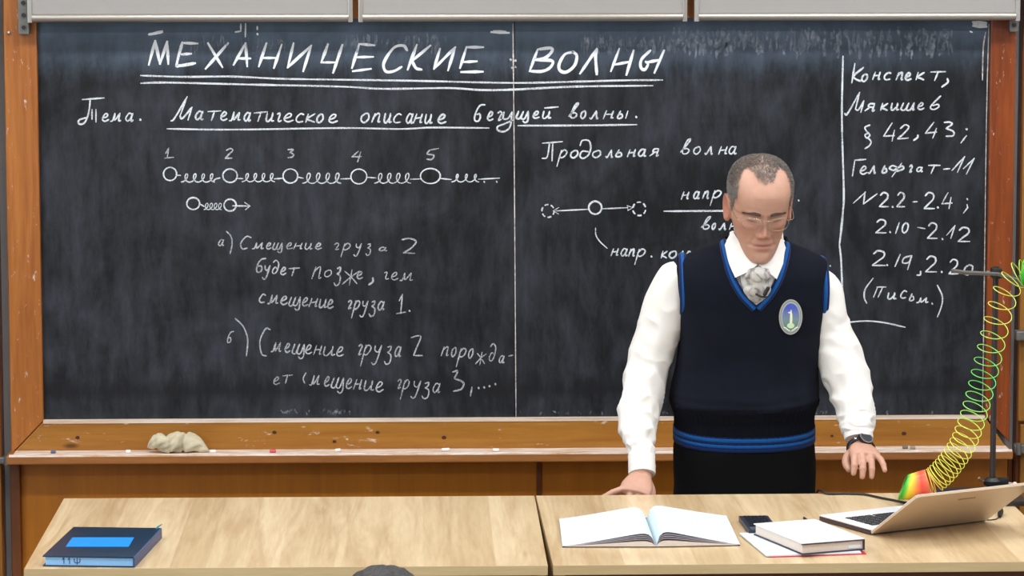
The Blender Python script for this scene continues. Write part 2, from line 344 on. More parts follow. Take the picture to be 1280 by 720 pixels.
# ---- handwriting: strokes traced on the board
G = {
'а': [[(8,9),(4,10),(1,6),(1,2),(4,0),(7,3),(9,9)], [(9,10),(8,3),(9,0),(11,1)]],
'б': [[(12,19),(6,18),(2,12),(1,4),(3,0),(7,0),(9,4),(7,8),(3,8)]],
'в': [[(0,3),(4,10),(8,18),(8,21),(5,18),(2,6),(3,1),(7,1),(9,5),(6,8),(4,7)]],
'г': [[(1,8),(4,10),(7,8),(5,3),(4,0),(8,1)]],
'д': [[(8,7),(4,9),(1,5),(2,1),(5,0),(8,4),(9,12),(7,17),(3,19),(0,16)]],
'е': [[(1,4),(6,6),(7,9),(4,10),(1,6),(1,2),(5,0),(10,2)]],
'ж': [[(0,9),(5,5),(10,0)], [(10,9),(5,5),(0,0)], [(5,10),(5,-1)]],
'з': [[(2,9),(6,10),(6,6),(3,4)], [(3,4),(8,1),(8,-6),(4,-8),(1,-5)]],
'и': [[(1,10),(1,2),(4,0),(8,6),(8,10)], [(8,10),(8,1),(11,1)]],
'к': [[(2,10),(1,0)], [(9,10),(2,4),(6,2),(10,0)]],
'л': [[(0,1),(2,0),(6,10)], [(6,10),(8,0),(9,1)]],
'м': [[(0,0),(2,1),(3,10)], [(3,10),(4,1),(8,10)], [(8,10),(8,1),(10,1)]],
'н': [[(2,10),(0,0)], [(1,5),(8,6)], [(9,10),(8,1),(10,1)]],
'о': [[(5,10),(1,7),(1,2),(5,0),(9,4),(8,9),(5,10)]],
'п': [[(2,10),(0,0)], [(1,6),(5,10),(7,9),(7,1),(9,1)]],
'р': [[(2,10),(0,-11)], [(1,5),(5,10),(9,8),(8,3),(4,0),(1,2)]],
'с': [[(9,9),(5,10),(1,6),(1,2),(4,0),(9,1)]],
'т': [[(0,10),(10,11)], [(5,10),(4,0)]],
'у': [[(1,10),(2,5),(6,4),(9,10)], [(9,10),(6,-6),(3,-9),(0,-7)]],
'ф': [[(5,7),(2,9),(0,5),(3,2),(5,5)], [(8,13),(3,-8)], [(6,6),(9,8),(10,4),(6,1),(5,4)]],
'ч': [[(0,9),(3,10),(4,8),(3,2),(5,0),(8,1)]],
'ш': [[(1,10),(0,1),(3,0),(5,10)], [(5,10),(4,1),(7,0),(9,10)], [(9,10),(9,0),(10,1)]],
'щ': [[(1,10),(0,1),(3,0),(5,10)], [(5,10),(4,1),(7,0),(9,10)], [(9,10),(10,-3),(8,-6),(6,-4)]],
'ы': [[(2,10),(0,2),(2,0),(5,2),(4,6),(1,5)], [(10,10),(9,0)]],
'ь': [[(3,10),(0,2),(3,0),(8,2),(6,6),(1,5)]],
'я': [[(9,10),(4,10),(3,6),(8,5)], [(9,10),(8,0),(10,1)], [(5,5),(0,0)]],
'2': [[(1,8),(4,10),(8,9),(8,6),(4,3),(0,0)], [(0,0),(9,0)]],
'4': [[(6,10),(0,3)], [(0,3),(10,3.5)], [(9,7),(7,0)]],
'0': [[(6,10),(2,7),(1,2),(4,0),(8,3),(9,8),(6,10)]],
}
chalkx = [0]
class Chalk:
    def __init__(s, o=(0, 0), sc=1): s.o = o; s.sc = sc; s.mb = MB()
    def at(s, o, sc): s.o = o; s.sc = sc; return s
    def line(s, pts, w=2.6, curve=True):
        P = [(s.o[0]+x/s.sc, s.o[1]+y/s.sc) for x, y in pts]
        if len(P) == 1: P = [P[0], (P[0][0]+.6, P[0][1]+1.2)]; w *= 1.25
        W = [atY(x, y, YB) for x, y in P]
        W = crom(W, 6) if (curve and len(W) > 2) else W
        if len(W) == 2:
            n_ = max(2, int((W[1]-W[0]).length/.02)); W = [W[0].lerp(W[1], i/n_) for i in range(n_+1)]
        chalkx[0] += 1; Y = YB-.0006-.00004*(chalkx[0] % 9)
        hw = w*px2m/2*.88; L = []; ph = random.random()*20
        for i, p in enumerate(W):
            t = W[min(i+1, len(W)-1)]-W[max(i-1, 0)]; t.y = 0
            t = t.normalized() if t.length > 1e-9 else V((1, 0, 0)); nn = V((-t.z, 0, t.x))
            k = hw*(.9+.28*noise.noise(V((p.x*30, p.z*30, ph)))+.12*noise.noise(V((p.x*160, p.z*160, ph))))
            if i in (0, len(W)-1): k *= .55
            if i == 0: p = p-t*hw*.5
            if i == len(W)-1: p = p+t*hw*.5
            L += [V((p.x+nn.x*k, Y, p.z+nn.z*k)), V((p.x-nn.x*k, Y, p.z-nn.z*k))]
        s.mb.add(L, [(2*i, 2*i+1, 2*i+3, 2*i+2) for i in range(len(W)-1)])
    def lines(s, txt, w=2.6, curve=True):
        for st in txt.split('|'):
            s.line([tuple(float(a) for a in p.split(',')) for p in st.split()], w, curve)
    def word(s, text, xs, b0, b1, xh, w=2.4, slant=.18):
        x0, x1 = xs[0], xs[-1]
        for i, ch in enumerate(text):
            a, b_ = xs[2*i], xs[2*i+1]; base = b0+(b1-b0)*((a+b_)/2-x0)/max(1, x1-x0)
            for st in G[ch]:
                pts = [(a+(b_-a)*(p[0]/10)+(p[1]-5)/10*xh*slant+random.uniform(-.012, .012)*xh, base-p[1]/10*xh+random.uniform(-.03, .03)*xh) for p in st]
                s.line(pts, w)
    def dig(s, ch, x0, y0, x1, y1, w=2.6):
        for st in G[ch]: s.line([(x0+(x1-x0)*p[0]/10, y1-(y1-y0)*p[1]/10) for p in st], w)
    def ell(s, cx, cy, rx, ry, w=2.2, a0=.3, a1=2*pi+.25): s.line([(cx+rx*cos(a0+(a1-a0)*k/14), cy+ry*sin(a0+(a1-a0)*k/14)) for k in range(15)], w)
    def coil(s, x0, x1, y, n_, r, w=1.55):
        pts = []
        for k in range(n_*9+1):
            t = k/9; x = x0+(x1-x0)*t/n_; pts.append((x-r*.30+r*.72*sin(2*pi*t)+r*.35*(1-cos(2*pi*t))*.5, y+r*cos(2*pi*t)))
        s.line(pts, w)
    def done(s, name, mat='chalk', label=None):
        if name == 'chalk_smear': mat = 'chalk_bold'
        o = s.mb.build(name, M[mat], bb, smooth=False); o['kind'] = 'stuff'
        if label: o['label'] = label
A1, A2, A3 = (170, 20), (400, 20), (620, 20)
c = Chalk(A1, 5)
c.lines('80,305 120,155|120,155 150,300|150,300 195,160|195,160 202,300|290,165 255,300 275,310 370,295|290,168 385,172|285,240 345,235|450,170 540,320|575,170 435,330|610,305 685,170|685,170 695,315|635,265 715,265|815,170 768,315|910,180 862,325|780,262 880,262|985,170 948,322|948,322 1095,185|1095,185 1045,345', 4.6)
c.at(A2, 5).lines('50,175 8,290|8,290 100,290|140,180 82,355|245,175 200,325|250,175 340,183|215,258 332,255|205,345 318,330|545,215 520,185 460,200 400,290 410,345 460,345 510,318|605,180 548,335|690,185 575,280|575,280 600,325 635,335|750,205 712,330|712,330 845,195|845,195 800,340|915,195 875,325|915,195 1020,195|890,288 980,283|882,350 1018,348', 4.7)
c.at(A3, 5).lines('260,210 210,345|265,208 340,200 350,220 310,260 250,275|250,275 350,280 340,320 290,345 215,345|480,225 430,240 395,300 400,340 440,350 490,310 505,250 480,222|525,360 630,205|630,205 622,250 630,365|770,205 718,345|735,305 840,285|860,215 815,368|965,215 910,270 905,320 930,335 950,300 935,285|940,290 1020,275|1050,215 990,355', 4.7)
c.done('chalk_heading', 'chalk_bold', label='large chalk capitals МЕХАНИЧЕСКИЕ ВОЛНЫ')
c = Chalk(A1, 5); c.lines('30,372 300,380 600,378 900,392 1280,398 1750,405 2350,418 2750,410 3050,402 3290,400', 2.8)
c.lines('30,420 200,416 700,428 1280,441 1550,455 1950,450 2150,462 2350,460 2750,441 3230,435', 3.0); c.done('chalk_underline')
c = Chalk((90, 100), 5); c.lines('65,122 200,112|115,115 105,200 80,265 45,275 45,250 90,235|125,185 125,245|150,185 150,262|426,245', 2.6)
c.word('ема', (190, 232, 245, 308, 335, 380), 258, 256, 48); c.done('chalk_writing', label='chalk word Тема.')
c = Chalk(A1, 5); c.lines('218,655 240,640 320,505|320,505 275,625|275,625 290,640 350,570|350,570 325,650', 2.8)
c.word('атематическое', (372, 418, 445, 525, 530, 572, 588, 655, 675, 715, 735, 815, 812, 860, 880, 920, 925, 985, 1000, 1050, 1060, 1120, 1130, 1172, 1205, 1262), 648, 668, 52, 2.6)
c.at(A2, 5).word('описание', (255, 310, 328, 385, 400, 445, 460, 510, 540, 580, 590, 640, 655, 700, 738, 790), 664, 672, 56, 2.7)
c.word('бег', (962, 1008, 1048, 1085, 1105, 1145), 658, 650, 54, 2.7)
c.lines('1150,600 1145,640 1175,640 1200,600|1200,600 1188,690 1150,722 1110,712 1112,690 1150,675 1205,650', 2.7)
c.at(A3, 5).word('щеи', (130, 205, 232, 272, 290, 340), 640, 640, 44, 2.7); c.lines('305,575 388,568|875,628', 2.9)
c.word('волны', (458, 510, 530, 562, 590, 645, 675, 735, 762, 820), 640, 640, 46, 2.7)
c.done('chalk_writing', label='chalk line Математическое описание бегущей волны')
c = Chalk(A1, 5); c.lines('195,705 600,710 1280,700 1650,706 1850,697 2205,700', 2.6); c.at(A3, 5).lines('138,685 500,684 880,679', 2.8); c.done('chalk_underline')
c = Chalk((190, 170), 5)
c.lines('85,110 105,75|105,75 95,135|80,138 135,133|465,90 490,78 505,90 480,115 458,140|458,140 500,138|850,85 882,85 862,105|862,105 885,115 875,132 850,135', 2.3)
c.at((400, 120), 5).lines('240,345 200,380|200,380 258,378|255,350 235,412|740,328 685,338|685,338 670,362 710,370 700,395 668,395', 2.3)
c.done('chalk_writing', 'chalk_thin')
c = Chalk((190, 170), 5)
for e in ((113, 237, 41, 41), (488, 248, 45, 42), (865, 250, 46, 44)): c.ell(*e)
c.coil(190, 400, 262, 4, 26, 1.8); c.coil(570, 775, 260, 4, 26, 1.8); c.coil(950, 1190, 264, 4, 32, 1.8); c.lines('385,280 400,268 425,262', 1.9)
c.lines('155,245 178,246|535,265 568,266|765,268 815,264|908,256 945,264|1180,268 1245,266', 2.2)
c.at((400, 120), 5)
for e in ((243, 503, 50, 46), (690, 500, 62, 47)): c.ell(*e)
c.coil(350, 575, 514, 4, 31, 1.8); c.coil(830, 1000, 513, 3, 24, 1.8)
c.lines('295,508 350,512|565,520 630,518|752,515 820,522|990,520 1122,513|1025,533|1103,533', 2.2)
c.at((190, 170), 5); c.ell(258, 422, 40, 37, 2.6); c.coil(330, 440, 440, 4, 20); c.ell(488, 432, 38, 37, 2.6); c.lines('300,425 325,440|505,436 610,438|580,415 612,438 585,460', 2.6, False)
c.done('chalk_diagram', 'chalk', 'chalk row of circles joined by drawn springs')
c = Chalk((260, 280), 5)
c.word('а', (65, 98), 135, 135, 36, 1.8); c.lines('115,45 145,80 150,130 138,185|270,85 240,78 205,120 215,155 245,150', 2.2)
c.word('мещение', (280, 350, 365, 398, 408, 465, 490, 530, 538, 590, 605, 650, 672, 712), 155, 158, 38, 1.9)
c.word('груз', (785, 828, 842, 892, 920, 960, 990, 1025), 160, 165, 40, 2.0); c.word('а', (1068, 1115), 165, 170, 22, 2)
c.at((400, 280), 5).lines('512,98 560,90 600,110 570,150 522,180|522,180 592,183', 2.6)
c.done('chalk_writing', 'chalk_thin')
c = Chalk((260, 280), 5)
c.word('будет', (300, 342, 350, 388, 400, 440, 455, 490, 502, 568), 297, 327, 44, 2.3)
c.word('п', (655, 718), 342, 342, 72, 2.1); c.word('о', (728, 775), 330, 330, 42, 1.6); c.word('з', (795, 840), 335, 335, 62, 2.4); c.word('ж', (848, 938), 375, 375, 88, 2.2); c.word('е', (932, 968), 342, 342, 44, 2)
c.lines('1030,335 1030,360 1005,380', 2.6); c.at((400, 280), 5).word('чем', (400, 440, 445, 490, 502, 582), 345, 355, 46, 1.9)
c.done('chalk_writing', 'chalk_thin')
c = Chalk((260, 280), 5)
c.word('смещение', (320, 360, 378, 440, 455, 500, 510, 578, 590, 628, 635, 685, 695, 742, 748, 785), 490, 528, 52, 2.2)
c.word('груза', (870, 905, 912, 950, 960, 1000, 1012, 1055, 1062, 1100), 528, 538, 52, 2.2); c.lines('1195,480 1215,440|1215,440 1205,550|1180,560 1235,550|1258,540', 2.5)
c.done('chalk_writing', 'chalk_thin')
c = Chalk((270, 380), 5)
c.word('б', (70, 96), 240, 240, 36, 1.9); c.lines('120,90 170,140 198,220 190,325|340,160 310,155 275,230 285,310 315,325', 2.2)
c.word('мещение', (350, 410, 432, 465, 480, 555, 560, 602, 615, 660, 670, 740, 755, 800), 295, 328, 56, 2.2)
c.at((430, 380), 5).word('груза', (85, 120, 122, 170, 185, 235, 258, 308, 318, 355), 315, 330, 62, 2.1)
c.lines('420,210 460,198 480,208 455,270 435,320|435,322 490,322', 2.3)
c.word('поро', (612, 660, 672, 702, 718, 765, 778, 808), 322, 338, 56, 2.1); c.word('ж', (828, 885), 372, 372, 70, 1.9); c.word('д', (905, 945), 355, 355, 56, 2.0); c.word('а', (970, 1000), 366, 366, 42, 2); c.lines('1030,325 1055,320', 2.3)
c.done('chalk_writing', 'chalk_thin')
c = Chalk((270, 380), 5)
c.word('ет', (360, 400, 415, 472), 505, 492, 46, 2.3); c.lines('562,430 545,465 555,497', 2)
c.word('мещение', (590, 650, 680, 712, 725, 800, 815, 852, 865, 910, 925, 985, 1000, 1048), 503, 550, 60, 2.2)
c.at((430, 380), 5).word('груза', (330, 365, 368, 408, 430, 480, 492, 545, 555, 600), 525, 555, 56, 2.1)
c.lines('680,425 710,418 690,465|690,465 745,490 735,530 685,545', 2.8); c.lines('800,520 790,575|840,522|875,518|908,510|945,498', 2.6)
c.done('chalk_writing', 'chalk_thin')
c = Chalk((670, 160), 5)
c.lines('40,95 165,85|85,92 70,180 38,190|105,90 100,205', 2.5); c.word('ро', (145, 195, 215, 265), 185, 188, 48, 2.5)
c.lines('275,110 290,78 330,80 342,120 330,165 295,190 275,175 290,145 335,150', 2.4)
c.word('ольная', (352, 408, 440, 485, 502, 545, 575, 622, 640, 685, 715, 768), 185, 174, 44, 2.5)
c.word('волна', (905, 962, 985, 1030, 1058, 1110, 1145, 1195, 1205, 1250), 164, 162, 46, 2.4)
c.done('chalk_writing', label='chalk words Продольная волна')
c = Chalk((670, 160), 5)
for k in range(6): c.ell(75, 518, 38, 40, 2.4, k*pi/3, k*pi/3+.55); c.ell(645, 505, 40, 42, 2.4, k*pi/3+.2, k*pi/3+.75)
c.ell(370, 498, 40, 40, 2.7); c.lines('325,508 125,518|142,497 108,518 140,537|412,505 575,498|570,485 605,498 575,515 570,485', 2.0, False)
c.lines('800,520 1300,517', 2.8); c.at((670, 220), 5).lines('372,325 375,370 400,410 445,452', 1.8)
c.done('chalk_diagram', 'chalk', 'chalk circle between two dashed circles with arrows')
c = Chalk((670, 160), 5)
c.word('нап', (912, 955, 985, 1020, 1045, 1085), 445, 440, 44, 2.4); c.word('р', (1102, 1160), 435, 435, 44, 2.4); c.word('волны', (1035, 1088, 1100, 1122, 1145, 1192, 1212, 1250, 1270, 1300), 633, 635, 38, 2.3)
c.at((670, 220), 5).word('напр', (472, 515, 530, 570, 582, 622, 630, 685), 497, 503, 44, 2.4); c.lines('720,500', 2.4); c.word('коле', (782, 820, 832, 880, 890, 930, 940, 970), 512, 512, 42, 2.3)
c.at((1000, 310), 6.667).lines('5,42 50,42|110,45 118,70|145,60 165,82|150,95 155,80|250,145', 2.0); c.at((0, 0), 1).lines('998,250', 2.4)
c.done('chalk_writing')
c = Chalk((1040, 60), 6.667)
c.lines('92,68 86,300 82,500 84,720|84,720 98,1200 92,1350 78,1500 62,1640', 3.0); c.lines('62,1640 75,1760 82,1920 100,2300', 2.8); c.at((1000, 310), 6.667).lines('350,300 355,480|385,620 560,608 720,625 875,660', 2.4)
c.done('chalk_divider')
c = Chalk((1040, 60), 6.667)
c.lines('190,130 165,290|262,162 180,235 225,272 245,270', 3.0)
for ch, a, b_, ba in (('о', 248, 298, 278), ('н', 345, 402, 262), ('с', 435, 493, 265), ('п', 540, 600, 266), ('е', 610, 662, 268), ('к', 698, 770, 265)): c.word(ch, (a, b_), ba, ba, 60, 2.8)
c.lines('825,200 945,197|885,200 855,270|960,255 965,285 915,325', 3)
c.lines('105,545 130,545 230,370|230,370 195,510|195,510 220,515 265,440|265,440 240,535', 2.8)
c.word('якише', (280, 358, 405, 465, 490, 555, 580, 690, 715, 770), 522, 512, 56, 2.6); c.lines('905,400 835,470 820,500 850,512 890,490 880,470 840,480', 2.6)
c.done('chalk_writing', label='chalk words Конспект, Мякишев')
c = Chalk((1040, 150), 6.667)
c.lines('315,42 275,60 285,90 315,125 290,150 275,125 300,110|300,150 325,180 310,215 275,238|500,25 430,135|430,135 520,130|520,85 500,175|570,70 610,40 640,60 600,110 548,155|548,158 635,150|715,125 712,145 680,170|848,20 778,110|778,110 870,100|870,70 840,150|935,20 980,18 1000,35 950,70|950,70 1010,95 1010,130 950,135|1120,72|1120,130 1075,190', 2.7)
c.lines('170,465 190,335|190,335 280,328|805,378 900,378|855,380 825,445|930,410 980,405|1000,420 1105,305|1105,305 1045,435|1095,405 1185,320|1185,320 1120,450', 2.8)
for ch, a, b_, ba, xh in (('е', 235, 295, 452, 66), ('л', 305, 372, 442, 60), ('ь', 422, 465, 442, 62), ('ф', 478, 595, 430, 55), ('г', 640, 675, 435, 58), ('а', 705, 752, 430, 36)): c.word(ch, (a, b_), ba, ba, xh, 2.6)
c.done('chalk_writing', label='chalk references § 42,43; Гельфгат-11')
c = Chalk((1040, 240), 6.667)
c.lines('178,92 280,0|275,0 262,100|262,100 375,15|503,120|675,82 710,80|880,125|1125,55|1125,105 1130,130 1095,175', 2.5, False)
for d in ((395, 5, 478, 122), (540, 5, 612, 122), (768, 5, 862, 138)): c.dig('2', *d)
c.dig('4', 915, 5, 1000, 138)
c.lines('482,330|560,255 530,345|715,295 775,305|918,388|955,360 1025,280|1025,280 990,385', 2.5)
for d in ((365, 230, 460, 340), (795, 258, 885, 386), (1050, 295, 1158, 412), (335, 490, 455, 612), (780, 535, 880, 665), (975, 562, 1058, 682)): c.dig('2', *d)
c.dig('0', 580, 255, 640, 340); c.dig('0', 1092, 605, 1180, 690)
c.lines('458,605|568,520 525,620|660,530 600,550 590,590 640,585 665,530|665,530 630,645|738,660 735,690 708,692|912,662', 2.5)
c.at((1000, 310), 6.667).lines('610,250 545,340 535,410 555,460|645,330 612,410|685,335 650,410|640,325 715,325|1145,310 1185,400 1180,480 1145,575|1100,460', 2.3)
for ch, a, b_, ba, xh in (('и', 728, 798, 425, 52), ('с', 838, 890, 418, 60), ('ь', 915, 958, 440, 60), ('м', 975, 1070, 455, 40)): c.word(ch, (a, b_), ba, ba, xh, 2.3)
c.done('chalk_writing', label='chalk problem numbers N2.2-2.4; 2.10-2.12; 2.19, 2.20 (письм.)')
c = Chalk(A1, 5); c.lines('80,115 115,110 165,100', 4); c.lines('110,105 165,92', 3); c.lines('620,100 655,95|655,50 655,90|685,48 683,130|758,65 758,85|758,110', 3)
c.at(A2, 5).lines('1070,100 1180,105', 5); c.lines('1085,92 1160,95', 3); c.at((1200, 0), 12).lines('190,330 390,340', 4.5); c.lines('200,385 395,400', 6); c.lines('240,345 390,350', 6); c.lines('150,470 185,485', 2.5)
c.lines('200,350 300,370 390,380', 4)
c.done('chalk_smear')
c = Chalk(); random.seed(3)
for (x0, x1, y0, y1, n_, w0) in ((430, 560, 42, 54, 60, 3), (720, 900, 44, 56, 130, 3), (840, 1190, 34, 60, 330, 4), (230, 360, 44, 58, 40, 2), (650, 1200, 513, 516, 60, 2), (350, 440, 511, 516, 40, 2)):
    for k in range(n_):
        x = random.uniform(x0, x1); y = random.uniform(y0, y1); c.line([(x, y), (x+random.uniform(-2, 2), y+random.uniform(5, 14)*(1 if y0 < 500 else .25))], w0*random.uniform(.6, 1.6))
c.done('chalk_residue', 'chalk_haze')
c = Chalk(); c.line([(641.3, 30), (642.5, 164), (643.5, 300), (644.3, 420), (645, 521)], 1.4); c.line([(641.2, 30), (641.9, 100)], 2.2); c.lines('638,74|640,84|644,75|644,83', 3.0)
for x0, x1 in ((1226, 1229),):
    c.lines('1236,30 1233,150 1231,300 1229,450 1228,515', 1.6); c.lines('1232,40 1229,60 1228,100', 1.8)
c.done('chalk_joint', 'chalk_dust')

# ---------------------------------------------------------------- grey panels hung across the top
YS = YB-.09; prz = atY(640, 27, YS).z
grp = 'grey enamel panels above the board'
for i, (a, b, lab) in enumerate(((34.5, 441, 'grey enamel panel with metal bottom rail over left of the blackboard'), (448, 859, 'grey enamel panel with metal bottom rail over middle of the blackboard'), (868, 1275, 'grey enamel panel with metal bottom rail over right of the blackboard'))):
    x0, x1 = atY(a, 20, YS).x, atY(b, 20, YS).x
    t = empty('sliding_panel', ((x0+x1)/2, YS, prz), lab, 'panel', grp)
    MB().box((x0+.012, YS, prz+.022), (x1-.012, YS+.014, prz+.62)).build('panel_sheet', M['panel_grey'], t, smooth=False)
    mb = MB(); mb.tube([(x0+.012, YS+.004, prz+.013), (x1-.012, YS+.004, prz+.013)], .0125, 14); mb.build('bottom_rail', M['alu'], t)
    for s in (x0, x1-.013): MB().box((s, YS-.004, prz-.001), (s+.013, YS+.018, prz+.62), .002).build('side_rail', M['alu'] if i < 2 else M['panel_grey'], t, smooth=False)
    MB().box((x0, YS-.004, prz+.607), (x1, YS+.018, prz+.62)).build('top_rail', M['alu'], t, smooth=False)
for (a, b, y, lab) in ((23, 36.5, 43, 'grey galvanised hanger bar at the left end of the grey panels'), (1262, 1273, 40, 'grey galvanised hanger bar at the right end of the grey panels')):
    p0 = atY(a, y, YF-.03); p1 = atY(b, y, YF-.03)
    t = empty('hanger_bar', ((p0.x+p1.x)/2, YF-.02, p0.z), lab, 'bracket')
    MB().box((p0.x, YF-.03, p0.z), (p1.x, YF-.001, p0.z+.7), .002).build('bar', M['metal_grey'], t, smooth=False)
    for k in range(3):
        q = p0.z+.02+.035*k; MB().cyl(((p0.x+p1.x)/2, YF-.036, q), ((p0.x+p1.x)/2, YF-.028, q), .006, 10).build('bolt', M['steel_dark'], t)
p = atY(11, 41, YF-.002); MB().ball(p, (.006, .006, .006)).build('hook_screw', M['alu'], bb)
# neighbouring wall boards left and right
for side, (xa, xb, gx, mt, lab) in enumerate(((RX0+.9, PX(2.5, YF), 0, 'ply_side', 'brown wooden side cupboard front left of the blackboard'), (PX(1270, YF), RX1-.7, 0, 'ply_side', 'brown wooden side cupboard front right of the blackboard'))):
    t = empty('side_cupboard', ((xa+xb)/2, YP, 0), lab, 'cupboard')
    MB().box((xa, YF+.008, .02), (xb, RY1-.001, 2.9), .004).build('carcass', M['trim_wood'], t, smooth=False)
    i0 = .008
    MB().box((xa+.01, YF-.01, .06), (xb-.002, YF+.008, 1.0-.17), .003).build('door', M['ply_side'], t, smooth=False)
    if side == 0:
        MB().box((xa+.01, YF-.01, .84), (xb-.002, YF+.008, atY(2, 68, YF).z-.004), .003).build('door', M['ply_side'], t, smooth=False)
        MB().box((xa+.01, YF-.03, atY(2, 68, YF).z), (xb-.001, YF+.008, 2.85), .003).build('fascia', plain('pinkish_board', C(205, 160, 130), .5), t, smooth=False)
        p = atY(4, 576, YF-.03); MB().box((p.x-.03, YF-.03, p.z-.010), (p.x+.018, YF-.0095, p.z+.010), .004).build('hinge', M['metal_grey'], t, smooth=False)
        MB().cyl((p.x+.012, YF-.033, p.z-.013), (p.x+.012, YF-.033, p.z+.015), .009, 12).build('hinge_pin', M['metal_grey'], t)
    else:
        MB().box((xa+.002, YF-.01, .84), (xb-.01, YF+.008, 2.85), .003).build('door', M['ply_side'], t, smooth=False)
        p = atY(1276, 560, YF-.03); MB().box((p.x-.02, YF-.04, p.z-.016), (p.x+.05, YF-.0095, p.z+.012), .005).build('hinge', M['metal_grey'], t, smooth=False)
        MB().cyl((p.x-.008, YF-.04, p.z-.018), (p.x-.008, YF-.04, p.z+.016), .008, 12).build('hinge_pin', M['metal_grey'], t)
        p = atY(1275, 416, YF-.04); MB().box((p.x-.012, YF-.05, p.z-.022), (p.x+.06, YF-.0095, p.z+.006), .004).build('latch', M['metal_grey'], t, smooth=False)

# ---------------------------------------------------------------- things on the ledge
YC = YL+.03
def chalk_stub(px, col, lab, L=.012, ang=0, r=.0048):
    p = atY(px, 563, YC); d = V((cos(ang), sin(ang)*.6, 0))*L; c0 = V((p.x, YC+random.uniform(-.005, .012), lz+.0014+r))
    mb = MB(); mb.tube([c0-d, c0-d*.8, c0+d*.85, c0+d], [r*.75, r, r*.95, r*.6], 10)
    o = mb.build('chalk_piece', plain('chalk_'+lab.split()[0], col, .9), base=c0-V((0, 0, r))); tag(o, lab, 'chalk', 'chalk pieces on the ledge')
chalk_stub(66, C(96, 108, 140), 'blue chalk stub near the left end of the ledge', .007)
chalk_stub(160, C(245, 245, 245), 'white chalk stub left of the cloth on the ledge', .007)
chalk_stub(266, C(240, 240, 240), 'white chalk stub touching the right of the cloth', .009, .3)
chalk_stub(341, C(215, 90, 110), 'pink chalk stub lying right of the cloth', .009, .2)
chalk_stub(422, C(240, 240, 240), 'white chalk stub third from the cloth to its right', .011, .8)
chalk_stub(557, C(245, 245, 245), 'white chalk stub left of the board joint', .013, .5)
chalk_stub(620, C(240, 240, 240), 'white chalk stub just below the board joint', .009)
chalk_stub(1132, C(120, 116, 112), 'grey dusty chalk stub by the spring toy, left of two', .008, .3)
chalk_stub(1141, C(150, 146, 142), 'grey dusty chalk stub by the spring toy, right of two', .008, -.4)
# crumpled cloth
def crumple(name, px0, px1, ybase, hgt, mat, parent=None):
    a = atY(px0, ybase, YC); b = atY(px1, ybase, YC); L = b.x-a.x; zb_ = lz+.0016
    mb = MB(); rings = []
    for i in range(71):
        t = i/70; x = a.x+L*t
        env = math.sqrt(max(.012, 1-abs(2*t-1)**5))*interp([(0, .62), (.18, .80), (.32, .86), (.5, 1.0), (.62, .98), (.75, .88), (.9, .74), (1, .5)], t)[0]
        h = hgt*env; cy = YC+.014-.006*sin(6*t); zc0 = zb_+h*.5+.016*(1-t)*(1-t)*sin(pi*min(1, t*2+.3)); ring = []
        for k in range(48):
            an = 2*pi*k/48; tw = an+5.5*t
            r_ = 1+.13*noise.noise(V((t*10+1.5*cos(tw), sin(tw)*1.6, 3.1)))+.10*sin(3*tw+6*t)+.05*sin(7*tw-9*t)-.20*math.exp(-((t-.60-.03*sin(an))/.02)**2)-.16*math.exp(-((t-.36+.05*sin(an))/.022)**2)-.12*math.exp(-((t-.14-.03*cos(an))/.02)**2)
            ring.append(V((x+.003*sin(an*2+t*8), cy+cos(an)*h*.55*r_, max(zb_, zc0+sin(an)*h*.5*r_))))
        rings.append(ring)
    mb.loft(rings); return mb.build(name, mat, base=V(((a.x+b.x)/2, YC, zb_)))
m, n, b = nt('cream_rag'); v = mapping(n); f = noise_n(n, v, 25)
n.links.new(mixc(n, f, C(190, 178, 146), C(226, 216, 188)), b.inputs['Base Color']); b.inputs['Roughness'].default_value = .95; bump(n, b, noise_n(n, v, 300), .6, .002)
tag(crumple('cleaning_cloth', 185, 260, 572, .060, m), 'crumpled cream cleaning cloth lying on the chalk ledge', 'cloth')

# ================================================================ TABLES
TYB, TYF = 8.6274, 7.7326
xT0, xT1 = -.9041, .2959
def table(x0, x1, label, rz):
    t = empty('demonstration_table', (x0, TYB, 0), label, 'table', 'teacher tables in one row')
    MB().box((x0, TYF+.001, ZT-.022), (x1, TYB, ZT), .0012).build('tabletop', M['beech'], t, smooth=False)
    MB().box((x0, TYF-.001, ZT-.0225), (x1, TYF+.001, ZT-.0004)).build('edge_band', M['beech_edge'], t, smooth=False)
    MB().box((x0+.03, TYF+.03, .12), (x1-.03, TYF+.048, ZT-.022)).build('front_panel', M['brown_panel'], t, smooth=False)
    for s in (x0+.004, x1-.022): MB().box((s, TYF+.02, 0), (s+.018, TYB-.03, ZT-.022)).build('side_panel', M['beech_edge'], t, smooth=False)
    t.rotation_euler.z = rz; return t
table(xT0, xT1-.0015, 'left beech-topped teacher table with the blue planner on it', 0)
xq = xT1+.0025
t2 = table(xq, xq+1.195, 'right beech-topped teacher table carrying open book, laptop and stand', R(.55))
t2.location.y -= .0

